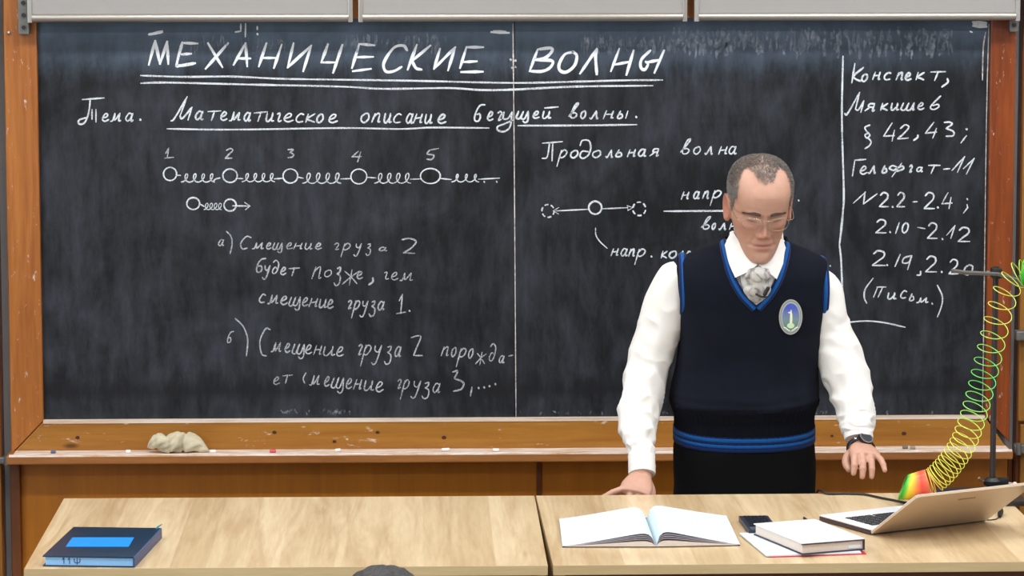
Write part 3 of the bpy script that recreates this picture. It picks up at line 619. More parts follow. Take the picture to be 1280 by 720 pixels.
# ---------------------------------------------------------------- books, calculator, laptop
def quad_box(P4, z0, z1): # P4 footprint corners (x,y)
    return MB().prism([(p[0], p[1], z0) for p in P4], (0, 0, z1-z0))
def rectfit(a, b, c_, d, z):  # a bl, b br, c fr, d fl in px at height z -> centre, u (right), v (back), half sizes
    A, B, Cc, D = (atZ(*q, z) for q in (a, b, c_, d)); cen = (A+B+Cc+D)/4
    u = ((B-A)+(Cc-D))/2; v_ = ((A-D)+(B-Cc))/2; lu, lv = u.length, v_.length
    u.normalize(); v2 = V((-u.y, u.x, 0)); return cen, u, v2, lu/2, abs(v_.dot(v2))/2
def LB(cen, u, v_, x0, x1, y0, y1, z0, z1, bev=0):
    Mx = Matrix(((u.x, v_.x, 0, cen.x), (u.y, v_.y, 0, cen.y), (0, 0, 1, 0), (0, 0, 0, 1)))
    return MB().box((x0, y0, z0), (x1, y1, z1), bev, Mx)
def loc(cen, u, v_, x, y, z): return V((cen.x+u.x*x+v_.x*y, cen.y+u.y*x+v_.y*y, z))
# blue planner
TH = .025; cen, u, v_, a, b_ = rectfit((88, 658), (196, 660), (172, 696), (57, 695), ZT+TH)
t = empty('planner', V((cen.x, cen.y, ZT)), 'dark blue hardcover planner with a bright blue label at left table end', 'book')
blue = plain('navy_cover', C(12, 42, 66), .35, var=.1)
# sheared footprint is kept: the photograph shows a square-cornered planner lying slightly turned
LB(cen, u, v_, -a, a, -b_, b_, ZT+.0002, ZT+.003, .001).build('back_cover', blue, t)
LB(cen, u, v_, -a, a, -b_, b_, ZT+TH-.003, ZT+TH, .001).build('front_cover', blue, t)
LB(cen, u, v_, a-.0005, a+.003, -b_, b_, ZT+.0004, ZT+TH-.0004, .001).build('spine', plain('planner_spine', C(70, 82, 120), .5), t)
LB(cen, u, v_, -a+.006, a-.002, -b_+.004, b_-.004, ZT+.003, ZT+TH-.003).build('page_block', plain('pale_blue_pages', C(140, 190, 235), .6, var=.1, scale=150), t, smooth=False)
q = [atZ(x, y, ZT+TH+.0004) for x, y in ((90.6, 672), (167.7, 672), (160.7, 683.6), (82, 683.6))]
MB().prism(q, (0, 0, .0006)).build('cover_label', plain('bright_blue_label', C(20, 140, 240), .4), t, smooth=False)
mb = MB(); e = loc(cen, u, v_, a-.01, b_, ZT+TH-.002); mb.tube([e-v_*.02, e+V((.004, .006, .004)), e+V((.012, .012, .008))], [.003, .003, .002], 6, flat=.3); mb.build('ribbon', plain('teal_ribbon', C(20, 110, 130), .5), t)
mb = MB(); yf = -b_+.004-.0004    # ink letters on the page edge: 11 Ф
def ink(pts, x, sc):
    P = [loc(cen, u, v_, x+p[0]*sc, yf, ZT+.0035+p[1]*sc) for p in pts]; mb.tube(crom(P, 3), .0009, 5)
x_ = -a+.045
ink([(0, 9), (3, 13)], x_, .0013); ink([(3, 13), (3, 2)], x_, .0013); ink([(0, 9), (3, 13)], x_+.013, .0013); ink([(3, 13), (3, 2)], x_+.013, .0013)
ink([(0, 12), (0, 6), (3, 4), (7, 4), (10, 6), (10, 12)], x_+.028, .0013); ink([(5, 13), (5, 1)], x_+.028, .0013)
mb.build('ink_letters', plain('dark_ink', C(20, 28, 90), .6), t)

# open book
A, B, Cc, D = atZ(699, 649, ZT+.003), atZ(908, 645, ZT+.003), atZ(925, 681, ZT+.003), atZ(703, 683, ZT+.003)
S0 = atZ(808, 650, ZT+.003); S1 = atZ(820, 683, ZT+.003)
t = empty('open_book', V(((S0.x+S1.x)/2, (S0.y+S1.y)/2, ZT)), 'large open book with arching blank-looking white pages', 'book')
MB().prism([V((p.x, p.y, ZT+.0003)) for p in (A, B, Cc, D)], (0, 0, .0022)).build('cover', plain('book_cover_dark', C(60, 55, 75), .5), t, smooth=False)
def page_surf(O0, O1, S0_, S1_, prof, k=1.0, z0=ZT+.003, s0=0., s1=1.):
    rows = []
    for j in range(7):
        v = j/6; row = []
        for i in range(25):
            s = s0+(s1-s0)*i/24; e0 = S0_.lerp(O0, s); e1 = S1_.lerp(O1, s); p = e0.lerp(e1, v); row.append(V((p.x, p.y, z0+prof(s)*k)))
        rows.append(row)
    return rows
def profL(s): return .038*(1-math.exp(-s/.05))*max(0, (1-s))**1.15*1.0+.001
def profR(s): return .041*(1-math.exp(-s/.045))*max(0, (1-s))**1.1+.001
def sheet(name, rows, mat, th=.0006):
    mb = MB(); n_ = len(rows[0]); m_ = len(rows); vv = [p for r in rows for p in r]+[p-V((0, 0, th)) for r in rows for p in r]; f = []; o_ = n_*m_
    for j in range(m_-1):
        for i in range(n_-1): q = (j*n_+i, j*n_+i+1, (j+1)*n_+i+1, (j+1)*n_+i); f.append(q); f.append(tuple(x+o_ for x in reversed(q)))
    bd = [i for i in range(n_)]+[j*n_+n_-1 for j in range(1, m_)]+[(m_-1)*n_+i for i in range(n_-2, -1, -1)]+[j*n_ for j in range(m_-2, 0, -1)]
    for i in range(len(bd)): p, q = bd[i], bd[(i+1) % len(bd)]; f.append((p, q, q+o_, p+o_))
    mb.add(vv, f); return mb.build(name, mat, t, autos=50)
m, n, b = nt('printed_page'); v = mapping(n, (1, 1, 1)); wv = N(n, 'ShaderNodeTexWave', wave_type='BANDS', bands_direction='Y'); n.links.new(v, wv.inputs[0]); wv.inputs['Scale'].default_value = 22; wv.inputs['Distortion'].default_value = .4
f2 = N(n, 'ShaderNodeMath', operation='MULTIPLY'); n.links.new(ramp(n, wv.outputs['Fac'], [(.6, (0,)*3), (.8, (1,)*3)]), f2.inputs[0]); n.links.new(ramp(n, noise_n(n, v, 140), [(.45, (0,)*3), (.5, (.35,)*3)]), f2.inputs[1])
n.links.new(mixc(n, f2.outputs[0], C(212, 226, 230), C(150, 180, 200)), b.inputs['Base Color']); b.inputs['Roughness'].default_value = .6
for nm, O0, O1, pf in (('left', A, D, profL), ('right', B, Cc, profR)):
    top = page_surf(O0, O1, S0, S1, pf); sheet('page', top, m)
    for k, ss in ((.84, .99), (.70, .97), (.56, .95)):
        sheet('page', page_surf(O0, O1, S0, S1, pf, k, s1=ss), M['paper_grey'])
    bot = page_surf(O0, O1, S0, S1, pf, .38, s1=.97)
    mb = MB(); n_ = 25; rows = bot; vv = [p for r in rows for p in r]+[V((p.x, p.y, ZT+.0026)) for r in rows for p in r]; f = []; o_ = n_*7
    for j in range(6):
        for i in range(24): q = (j*n_+i, j*n_+i+1, (j+1)*n_+i+1, (j+1)*n_+i); f.append(q); f.append(tuple(x+o_ for x in reversed(q)))
    bd = [i for i in range(n_)]+[j*n_+24 for j in range(1, 7)]+[6*n_+i for i in range(23, -1, -1)]+[j*n_ for j in range(5, 0, -1)]
    for i in range(len(bd)): p, q = bd[i], bd[(i+1) % len(bd)]; f.append((p, q, q+o_, p+o_))
    mb.add(vv, f); mb.build('page_block', M['paper_edge'], t, autos=50)
# folder with sheets, closed book on it
cen, u, v_, a, b_ = rectfit((937, 667), (1053, 663), (1075, 692), (945, 696), ZT+.003)
t = empty('folder', V((cen.x, cen.y, ZT)), 'thin red-edged folder with white sheets lying under the closed book', 'folder')
LB(cen, u, v_, -a+.01, a, -b_, b_, ZT+.0002, ZT+.0025, .0008).build('cover', plain('red_folder', C(200, 45, 70), .4), t)
LB(cen, u, v_, -a, a-.012, -b_+.003, b_-.004, ZT+.0025, ZT+.006).build('paper_sheets', plain('bluish_paper', C(222, 234, 242), .6), t, smooth=False)
z0 = ZT+.006; TH = .028
cen, u, v_, a, b_ = rectfit((960, 652.5), (1038, 647.5), (1061, 674), (984, 681), z0+TH)
t = empty('closed_book', V((cen.x, cen.y, z0)), 'thick closed white hardcover book on top of the red folder', 'book')
wc = plain('white_cover', C(240, 238, 240), .4, var=.02); dk = plain('cover_edge', C(48, 44, 60), .5)
LB(cen, u, v_, -a, a, -b_, b_, z0+.0002, z0+.003, .0008).build('back_cover', dk, t)
LB(cen, u, v_, -a, a, -b_, b_, z0+TH-.0022, z0+TH, .0006).build('front_cover', wc, t)
LB(cen, u, v_, -a, a, -b_-.0006, -b_+.004, z0+TH-.0046, z0+TH-.002).build('cover_board', dk, t)
LB(cen, u, v_, a-.003, a+.0005, -b_, b_, z0, z0+TH-.002, .0008).build('spine', dk, t)
LB(cen, u, v_, -a+.004, a-.003, -b_+.005, b_-.004, z0+.003, z0+TH-.0022).build('page_block', plain('cream_pages', C(222, 208, 196), .8, var=.06, scale=200), t, smooth=False)
LB(cen, u, v_, a-.04, a-.008, -b_+.0035, -b_+.005, z0+.006, z0+.013).build('label_tab', M['paper'], t, smooth=False)
# calculator
cen, u, v_, a, b_ = rectfit((926, 643.5), (963, 643), (971, 661), (933, 661.5), ZT+.016)
t = empty('calculator', V((cen.x, cen.y, ZT)), 'black pocket calculator with rows of raised keys beside the closed book', 'calculator')
LB(cen, u, v_, -a, a, -b_, b_, ZT+.0003, ZT+.014, .003).build('case', plain('calculator_case', C(40, 44, 58), .4), t)
kb = LB(V((0, 0, 0)), V((1, 0, 0)), V((0, 1, 0)), -.0042, .0042, -.005, .005, 0, .0032, .001)
k0 = None; nx, ny = 6, 6
for i in range(nx):
    for j in range(ny):
        p = loc(cen, u, v_, -a+.008+(2*a-.016)*(i+.5)/nx, -b_*.55+(b_*1.45)*(j+.5)/ny, ZT+.014)
        if k0 is None: k0 = kb.build('key', plain('calculator_key', C(34, 36, 46), .35)); k0.parent = t; k = k0
        else: k = k0.copy(); COL.objects.link(k)
        k.location = p-rootloc(t); k.rotation_euler.z = math.atan2(u.y, u.x)
LB(cen, u, v_, -a+.006, a-.006, -b_+.004, -b_*.62, ZT+.014, ZT+.0148).build('display', plain('lcd_grey', C(90, 100, 112), .2), t, smooth=False)
# laptop
H0 = atZ(1088, 667, ZT+.004); H1 = atZ(1232, 650, ZT+.004)
hu = (H1-H0); hu.z = 0; LW = hu.length; hu.normalize(); hv = V((-hu.y, hu.x, 0)); LD = .213
cen = (H0+H1)/2; cen.z = ZT
t = empty('laptop', cen, 'thin white laptop opened away from the camera with chiclet keyboard showing', 'laptop')
TB = .015; hw_ = LW/2
def L(x, y, z): return V((cen.x+hu.x*x+hv.x*y, cen.y+hu.y*x+hv.y*y, ZT+z))
def LBX(x0, x1, y0, y1, za, zb_, bev=0): return LB(cen, hu, hv, x0, x1, y0, y1, ZT+za, ZT+zb_, bev)
LBX(-hw_, hw_, 0, LD, .001, TB-.003, .002).build('base', plain('laptop_underside', C(70, 55, 60), .4), t)
LBX(-hw_, hw_, 0, LD, TB-.003, TB, .0008).build('palm_rest', M['white_pl'], t)
LBX(-.05, .05, 0.158, .205, TB, TB+.0004).build('touchpad', plain('touchpad', C(214, 216, 220), .3), t, smooth=False)
kbm = LB(V((0, 0, 0)), V((1, 0, 0)), V((0, 1, 0)), -.0078, .0078, -.0072, .0072, 0, .0022, .0006); k0 = None
for j in range(6):
    for i in range(15):
        if j == 5 and 4 <= i <= 8 and i != 6: continue
        x = (i-7)*.0195; y = .155-(5-j)*-.0 - j*.0 - (5-j)*0; y = .04+.0195*(5-(5-j))
        if k0 is None: k = k0 = kbm.build('key', plain('laptop_key', C(32, 34, 38), .45)); k0.parent = t
        else: k = k0.copy(); COL.objects.link(k)
        k.location = L(x, y, TB)-cen; k.rotation_euler.z = math.atan2(hu.y, hu.x)
        if j == 5 and i == 6: k.scale.x = 5.6
LBX(-.155, .155, .022, .148, TB-.0002, TB+.0003).build('key_well', plain('key_well', C(225, 226, 228), .4), t, smooth=False)
an = R(33); ld = V((-hv.x*cos(an), -hv.y*cos(an), sin(an))); ln = hu.cross(ld).normalized()   # lid direction, lid normal
if ln.z > 0: ln = -ln
def LP(x, s, d): return L(x, 0, TB*.55)+ld*s+ln*d
def lid(x0, x1, s0, s1, d0, d1, cut=0):
    pts = [(x0, s0), (x1, s0), (x1, s1-cut), (x1-cut, s1), (x0+cut, s1), (x0, s1-cut)]
    return MB().prism([LP(x, s, d0) for x, s in pts], ln*(d1-d0))
lid(-hw_, hw_, .002, LD+.004, 0, .006, .006).build('lid', plain('laptop_lid', C(206, 182, 156), .25, var=.02), t, smooth=False)  # warm reflection of the tabletop is put into the lid colour
lid(-hw_, hw_, .003, LD+.003, -.001, 0, .006).build('bezel', M['white_pl'], t, smooth=False)
lid(-hw_+.012, hw_-.012, .018, LD-.01, -.0016, -.001).build('display', emis('laptop_display', (.3, .38, .5, 1), .6), t, smooth=False)
mb = MB(); mb.tube([L(-hw_+.03, 0, TB*.55), L(hw_-.03, 0, TB*.55)], .0065, 12); mb.build('hinge', plain('hinge_grey', C(90, 80, 84), .4), t)
mb = MB()   # small dark lettering in the middle of the lid near its upper edge (too small to be read)
for k in range(8): xx = -.024+.0065*k; mb.prism([LP(xx+.0, LD-.045, .006), LP(xx+.0045, LD-.045, .006), LP(xx+.0045, LD-.039, .006), LP(xx, LD-.039, .006)], ln*.0003)
mb.build('lid_lettering', plain('lettering_grey', C(96, 80, 72), .5), t, smooth=False)
# small black plug with its lead by the laptop
p0 = atZ(1250, 642, ZT+.006); t = empty('cable_plug', V((p0.x, p0.y, ZT)), 'small black cable plug lying right of the laptop hinge', 'plug')
mb = MB(); mb.tube([p0+V((-.006, -.03, -.002)), p0+V((-.002, -.012, .0)), p0+V((.004, .012, .003)), p0+V((.008, .03, .004))], [.004, .0065, .007, .005], 10); mb.build('plug_body', M['black'], t)
mb = MB(); mb.tube(crom([p0+V((-.006, -.03, -.002)), p0+V((-.018, -.05, -.004)), p0+V((-.035, -.062, -.004)), p0+V((-.055, -.06, -.004))]), .0015, 8); mb.build('lead', M['black'], t)
# black cable along the rear of the table
t_ = [atZ(x, y, ZT+.0035) for x, y in ((1034, 617.0), (1056, 617.0), (1080, 618), (1100, 622), (1118, 625.5), (1135, 629), (1150, 632))]
e_ = t_[0]; t_ = [V((e_.x-.035, TYB+.035, ZT-.16)), V((e_.x-.03, TYB+.03, ZT-.05)), V((e_.x-.02, TYB+.022, ZT+.004))]+t_
mb = MB(); mb.tube(crom(t_), .003, 8)
tag(mb.build('cable', M['black'], base=t_[5]-V((0, 0, .0035))), 'thin black cable running along the rear table edge to the laptop', 'cable')
# pen behind the closed book
p0 = atZ(1006, 648.5, ZT+.004); mb = MB(); mb.tube([p0+V((0, .02, .0)), p0, p0+V((.004, -.07, 0)), p0+V((.005, -.09, 0))], [.002, .004, .004, .001], 8)
tag(mb.build('pen', M['black'], base=p0-V((0, 0, .004))), 'black pen lying mostly hidden behind the closed white book', 'pen')

# ---------------------------------------------------------------- retort stand and spring toy
YR = 8.548
rb = atY(1240.5, 606, YR); rx = rb.x
t = empty('retort_stand', V((rx, YR, ZT)), 'dark steel laboratory stand with rod and clamps at the right table end', 'stand')
MB().box((rx-.14, YR-.11, ZT+.0003), (rx+.07, YR+.085, ZT+.014), .003).build('base_plate', M['steel_dark'], t)
ztop = atY(1240, 333, YR).z
MB().cyl((rx, YR, ZT+.012), (rx, YR, ztop), .0075, 16).build('rod', M['steel_dark'], t)
zc = atY(1240, 603.5, YR).z
mb = MB(); mb.tube([(rx, YR, zc-.012), (rx, YR, zc-.004), (rx, YR, zc+.006), (rx, YR, zc+.014)], [.012, .022, .024, .014], 14); mb.box((rx+.015, YR-.012, zc-.008), (rx+.04, YR+.006, zc+.014), .004)
cl = mb.build('boss_head', M['black'], t)
MB().tube(crom([V((rx-.014, YR, zc+.004)), V((rx-.028, YR-.004, zc+.006)), V((rx-.036, YR-.01, zc+.015))]), .0035, 8).build('wing_screw', plain('brass_screw', C(150, 120, 105), .4, .5), cl)
MB().cyl((rx+.035, YR-.004, zc), (rx+.054, YR-.006, zc-.003), .0035, 8).build('screw', M['alu'], cl)
MB().ball((rx+.056, YR-.006, zc-.003), .0065).build('knob', plain('pale_knob', C(235, 200, 185), .4), cl)
za = atY(1237, 341, YR).z
mb = MB(); mb.box((rx-.013, YR-.03, za-.012), (rx+.012, YR+.012, za+.014), .004); mb.ball((rx-.006, YR-.022, za+.004), .009); c2 = mb.build('boss_head', M['black'], t)
e0 = atY(1189, 338, YR-.03); e1 = atY(1276, 352, YR-.03)
MB().tube([e0, e0.lerp(e1, .2), V((rx, YR-.03, za)), e1], [.0045, .0055, .005, .0065], 10).build('clamp_arm', plain('worn_steel', C(118, 112, 110), .35, .6), t)
MB().cyl(V((rx-.022, YR-.034, za+.003)), V((rx-.022, YR-.006, za+.003)), .004, 8).build('thumb_screw', M['alu'], c2)
mb = MB(); mb.box(e1+V((-.004, -.018, -.014)), e1+V((.05, .018, -.006)), .002); mb.box(e1+V((-.004, -.018, .006)), e1+V((.05, .018, .014)), .002)
mb.build('clamp_jaw', plain('worn_steel2', C(150, 144, 140), .35, .6), t)

ctl = [(0, 1128.5, 609), (17, 1144, 607), (34, 1160, 603.5), (36, 1166, 601), (37, 1169.5, 598.5), (38, 1173, 595.5), (39, 1177, 591.5), (40, 1181, 587.5), (41, 1185, 582.5), (42, 1189, 577.5), (43, 1193, 572), (44, 1197, 566), (45, 1201, 559.5), (46, 1205, 552), (47, 1208.5, 543.5), (48, 1212, 534), (49, 1215.5, 523.5), (50, 1219, 512), (51, 1222.5, 499.5), (52, 1226, 486), (53, 1229.5, 472), (54, 1233, 457), (55, 1237, 441), (56, 1241, 424), (57, 1245, 406.5), (58, 1250, 388), (59, 1255.5, 370), (60, 1263, 354), (61, 1272, 344), (63, 1280, 341), (75, 1291, 344)]
YSL = 8.468
def spc(u_): x, y = interp(ctl, u_); return atY(x, y, YSL)
pts = []; ups = []; cols = []; PER = 26; rad = .0335; NU = 74; total = NU*PER
for i in range(total+1):
    u_ = i/PER; c0 = spc(u_); tg = (spc(min(u_+.6, NU))-spc(max(u_-.6, 0))).normalized()
    if u_ < 30: tg = V((1, 0, .12)).normalized()
    # within a bunched end the coil planes keep a fixed fan
    if u_ < 36: ph = u_/36; tg = V((1, -.13, -.42+.75*ph)).normalized()
    e1_ = V((0, 1, 0)); e1_ = (e1_-tg*e1_.dot(tg)).normalized(); e2_ = tg.cross(e1_)
    an = 2*pi*u_
    if u_ >= 36: tg = (tg+V((0, -.42*min(1, (u_-36)/3), 0))).normalized(); e1_ = V((0, 1, 0)); e1_ = (e1_-tg*e1_.dot(tg)).normalized(); e2_ = tg.cross(e1_)
    d = e1_*cos(an)+e2_*sin(an); pts.append(c0+d*rad); ups.append(d)
mb = MB(); mb.tube(pts, .00125, 6, ups=ups, flat=.9)
m, n, b = nt('rainbow_plastic'); at = N(n, 'ShaderNodeVertexColor'); at.layer_name = 'tint'; n.links.new(at.outputs[0], b.inputs['Base Color']); b.inputs['Roughness'].default_value = .3; b.inputs['Subsurface Weight'].default_value = .0
sl = mb.build('spring_toy', m, base=V((spc(10).x, YSL, ZT)), autos=None)
tag(sl, 'rainbow plastic coil spring toy stretched from the table up to the clamp', 'toy')
stops = [(0, (60, 150, 60)), (3, (80, 205, 60)), (5, (150, 215, 60)), (8, (240, 225, 60)), (14, (250, 195, 60)), (19, (250, 140, 70)), (26, (238, 80, 66)), (33, (235, 110, 80)), (36, (240, 190, 80)), (38, (235, 232, 90)), (46, (225, 235, 85)), (48, (215, 235, 95)), (49.5, (165, 232, 105)), (52, (105, 220, 100)), (54, (110, 215, 90)), (56, (175, 225, 95)), (58, (220, 225, 100)), (61, (215, 225, 80)), (63, (70, 205, 60)), (75, (60, 190, 60))]
stl = [(a, *(lin(x)*1.0 for x in c_)) for a, c_ in stops]
def lerp_tab(tab, x):
    for i in range(len(tab)-1):
        if x <= tab[i+1][0]:
            t_ = (x-tab[i][0])/(tab[i+1][0]-tab[i][0]); return [a+(b__-a)*t_ for a, b__ in zip(tab[i][1:], tab[i+1][1:])]
    return list(tab[-1][1:])
ca = sl.data.color_attributes.new('tint', 'FLOAT_COLOR', 'POINT'); buf = []
for i in range(total+1): c4 = [max(0, x) for x in lerp_tab(stl, i/PER)]+[1]; buf += c4*6
ca.data.foreach_set('color', buf)
#PEOPLE#
# ================================================================ THE TEACHER
def skin_mat(name, tone=1.0):
    m, n, b = nt(name); at = N(n, 'ShaderNodeVertexColor'); at.layer_name = 'tint'
    v = mapping(n); f = noise_n(n, v, 60, 4)
    n.links.new(mixc(n, 1, at.outputs[0], ramp(n, f, [(.3, (.93, .91, .9)), (.7, (1, 1, 1))]), 'MULTIPLY'), b.inputs['Base Color'])
    b.inputs['Roughness'].default_value = .48; b.inputs['Subsurface Weight'].default_value = .12; b.inputs['Subsurface Radius'].default_value = (.012, .005, .003); b.inputs['Subsurface Scale'].default_value = .6
    bump(n, b, noise_n(n, v, 500, 3), .08, .0005); return m
def fabric(name, col, rough=.9, bs=900, bd=.25, var=.08, sheen=.2):
    m, n, b = nt(name); v = mapping(n); f = noise_n(n, v, 14)
    n.links.new(mixc(n, f, tuple(c_*(1-var) for c_ in col[:3])+(1,), tuple(min(1, c_*(1+var)) for c_ in col[:3])+(1,)), b.inputs['Base Color'])
    b.inputs['Roughness'].default_value = rough; b.inputs['Sheen Weight'].default_value = sheen; b.inputs['Specular IOR Level'].default_value = .2; bump(n, b, noise_n(n, v, bs, 2), bd, .0008); return m
def remesh(mb, name, vox, smooth_it=2, fac=.5):
    me = bpy.data.meshes.new(name+'_src'); me.from_pydata([tuple(v) for v in mb.v], [], mb.f)
    bm = bmesh.new(); bm.from_mesh(me); bmesh.ops.recalc_face_normals(bm, faces=bm.faces); bm.to_mesh(me); bm.free()
    o = bpy.data.objects.new('tmp', me); COL.objects.link(o)
    md = o.modifiers.new('r', 'REMESH'); md.mode = 'VOXEL'; md.voxel_size = vox; md.use_smooth_shade = True
    if smooth_it: s = o.modifiers.new('s', 'SMOOTH'); s.iterations = smooth_it; s.factor = fac
    dg = bpy.context.evaluated_depsgraph_get(); e = o.evaluated_get(dg); m2 = bpy.data.meshes.new_from_object(e)
    bpy.data.objects.remove(o); vs_ = [v.co.copy() for v in m2.vertices]; fs = [tuple(p.vertices) for p in m2.polygons]; bpy.data.meshes.remove(m2); bpy.data.meshes.remove(me)
    return vs_, fs
HT = [  # head table, cm: z, half width, front, back, exponent
 (-.4, .8, 6.8, 5.6), (0, 1.9, 8.2, 4.6), (.7, 2.9, 8.9, 2.6), (1.8, 3.9, 9.15, .2), (3.5, 4.85, 9.1, -2.2), (5.5, 5.75, 8.95, -4.8), (7.5, 6.4, 9.0, -7.3), (9.5, 6.9, 9.05, -8.9), (11.5, 7.1, 9.0, -9.5),
 (13, 7.25, 9.35, -9.9), (15, 7.55, 9.5, -10.1), (17, 7.6, 8.9, -9.8), (19, 7.05, 7.4, -8.8), (21, 5.6, 4.9, -6.8), (22.2, 3.7, 2.6, -4.6), (22.8, 2.0, .8, -2.8), (23.0, .5, -.6, -1.5)]
def head_pts(nz=150, na=170):
    rings = []
    for i in range(nz+1):
        t = i/nz; z = -.4+23.4*(t if 0 else (.5-.5*cos(pi*t))*.35+t*.65)
        w_, f_, b_ = interp(HT, z); cy = (f_+b_)/2; d = (f_-b_)/2; ring = []
        p = 2.25
        for k in range(na):
            a = 2*pi*k/na; ca_, sa = cos(a), sin(a)
            x = w_*abs(ca_)**(2/p)*(1 if ca_ > 0 else -1); y = cy+d*abs(sa)**(2/p)*(1 if sa > 0 else -1)
            if y > cy and z < 12: x *= 1-.10*((y-cy)/d)**2
            ring.append(face(x, y, z))
        rings.append(ring)
    return rings
def gs(x, y, sx, sy): return math.exp(-(x/sx)**2-(y/sy)**2)
def face(x, y, z):
    X = abs(x)
    if y > 2:
        d = 0
        # nose
        if 6.4 < z < 13.5:
            pr = interp([(6.4, .0), (7.0, .75), (7.6, 1.9), (8.2, 2.25), (9, 1.85), (10.2, 1.25), (11.4, .7), (12.4, .35), (13.5, 0)], z)[0]
            wd = interp([(6.4, 1.0), (7.4, 1.15), (8.2, .95), (9.2, .75), (11, .62), (13.5, .8)], z)[0]
            d += pr*math.exp(-(X/wd)**2.6)
        d += .75*gs(X-1.35, z-7.7, .55, .6)-.35*gs(X-.6, z-6.9, .35, .3)
        d += -1.25*gs(X-3.1, z-11.6, 1.6, 1.0)+.75*gs(X-3.15, z-11.3, 1.0, .6)-.16*gs(X-3.1, z-12.1, 1.3, .16)
        d += .6*gs(X-2.9, z-12.95, 1.9, .5)-.18*gs(X-3.3, z-9.9, 1.2, .22)
        d += .38*gs(X-4.7, z-9.4, 1.4, 1.2)-.35*gs(X-4.3, z-5.6, 1.4, 1.6)
        d += .42*gs(X, z-5.55, 1.9, .42)+.42*gs(X, z-4.3, 1.5, .45)-.34*gs(X, z-4.92, 2.3, .17)-.2*gs(X-2.6, z-4.9, .4, .5)
        d += -.14*gs(X, z-6.3, .25, .5)-.3*gs(X, z-3.3, 1.6, .45)+.6*gs(X, z-1.6, 1.7, 1.0)
        nl = 1.7+(8-z)*.42
        if 4.6 < z < 8.2: d += -.22*math.exp(-((X-nl)/.3)**2)
        d += .12*gs(X-2.2, z-17.0, 2.0, 1.2)-.05*gs(X, z-15.2, 5, .12)-.05*gs(X, z-16.3, 5, .12)
        y += d
        x *= 1-.035*gs(X-7, z-14, 1.5, 2)
    return V((x, y, z))
def ear_rings(s):
    rings = []
    for i in range(25):
        t = i/24; a = -pi/2+pi*t; zz = 3.25*sin(a); ww = max(.06, cos(a))
        yc = -.6-.12*zz; wy = 1.75*ww*(1+.16*sin(a)); ring = []
        for k in range(26):
            b_ = 2*pi*k/26; yy = wy*cos(b_); xx = .42*sin(b_)*(.6+.4*ww)
            rr = math.hypot(yy/1.75, zz/3.25)
            if sin(b_) > 0: xx += .42*math.exp(-((rr-.84)/.16)**2)-.45*math.exp(-(rr/.5)**2)*(zz > -1.9)
            out = 7.15+.62*(-yy/1.7)*.9+.55+.08*zz*.5
            ring.append(V((s*(out+xx), yc+yy, 10.6+zz)))
        rings.append(ring if s > 0 else ring[::-1])
    return rings
HS, HZ = .0106, .0114
EAR = atY(948.5, 261, 8.85)
MH = Matrix.Translation(EAR) @ Matrix.Rotation(R(4.5), 4, 'Z') @ Matrix.Rotation(R(1.0), 4, 'Y') @ Matrix.Rotation(R(19), 4, 'X') @ Matrix(((-HS, 0, 0, 0), (0, -HS, 0, 0), (0, 0, HZ, -10.5*HZ), (0, 0, 0, 1)))
MHi = MH.inverted()
# in head space x is the person's left-right, y is forward, z is up (cm); after the half turn the face looks at the class
tz0 = 0
person = empty('person', (atY(934, 560, 8.97).x, 8.98, 0), 'standing man in navy knitted vest, white shirt and glasses, leaning on the table', 'person')
yc0 = 8.955
TB_ = [(580, 843, 1020, .118, 8.975, 2.4), (557, 844, 1018, .12, 8.975, 2.4), (540, 844, 1018, .120, 8.975, 2.4), (520, 844, 1017.5, .124, 8.97, 2.4), (508, 840.5, 1020, .138, 8.965, 2.4), (496, 839.5, 1022, .144, 8.96, 2.4), (475, 842.5, 1022, .135, 8.96, 2.5), (450, 848, 1022, .124, 8.955, 2.6), (420, 850, 1024, .121, 8.95, 2.8),
 (395, 850, 1026, .12, 8.945, 3.1), (370, 848, 1029, .118, 8.94, 3.4), (345, 846.5, 1031.5, .112, 8.935, 3.6), (332, 847.5, 1031, .102, 8.935, 3.4), (322, 852, 1027, .09, 8.935, 3), (315, 866, 1014, .08, 8.935, 2.6), (308, 884, 998, .072, 8.935, 2.3), (301, 901, 984, .066, 8.93, 2.2), (295, 907, 980, .062, 8.925, 2.1)]
TBz = []
for y_, a_, b_, dd, cy_, p_ in TB_:
    pa, pb = atY(a_, y_, 8.955), atY(b_, y_, 8.955); TBz.append((pa.z, (pa.x+pb.x)/2, (pb.x-pa.x)/2, dd, cy_, p_))
TBz.sort()
def torso_ring(z, off=0, na=120, fold=0):
    cx, a_, b_, cy_, p_ = interp(TBz, z); ring = []
    for k in range(na):
        an = 2*pi*k/na; ca_, sa = cos(an), sin(an)
        x = (a_+off)*abs(ca_)**(2/p_)*(1 if ca_ > 0 else -1); y = (b_+off)*abs(sa)**(2/p_)*(1 if sa > 0 else -1)
        if fold:
            q = V((cx+x, cy_+y, z)); s_ = noise.noise(V((q.x*7, q.y*7, z*13)))*.5+noise.noise(V((q.x*22, q.y*20, z*9+q.x*14)))*.25
            diag = math.exp(-((z-zhem-.085)/.045)**2)*.8*noise.noise(V((q.x*9, q.y*9, z*60)))
            k_ = 1+fold*(s_+diag); x *= k_; y *= 1+fold*1.3*(s_+diag)
        ring.append(V((cx+x, cy_+y, z-(.017*max(0, -sa)*max(0, 1-max(0, z-zsag)/.14)))))
    return ring
zsag = atY(930, 530, 8.86).z
zhem = atY(930, 566-7, 8.86).z; zrib = atY(930, 513-5, 8.84).z
ztop = TBz[-1][0]
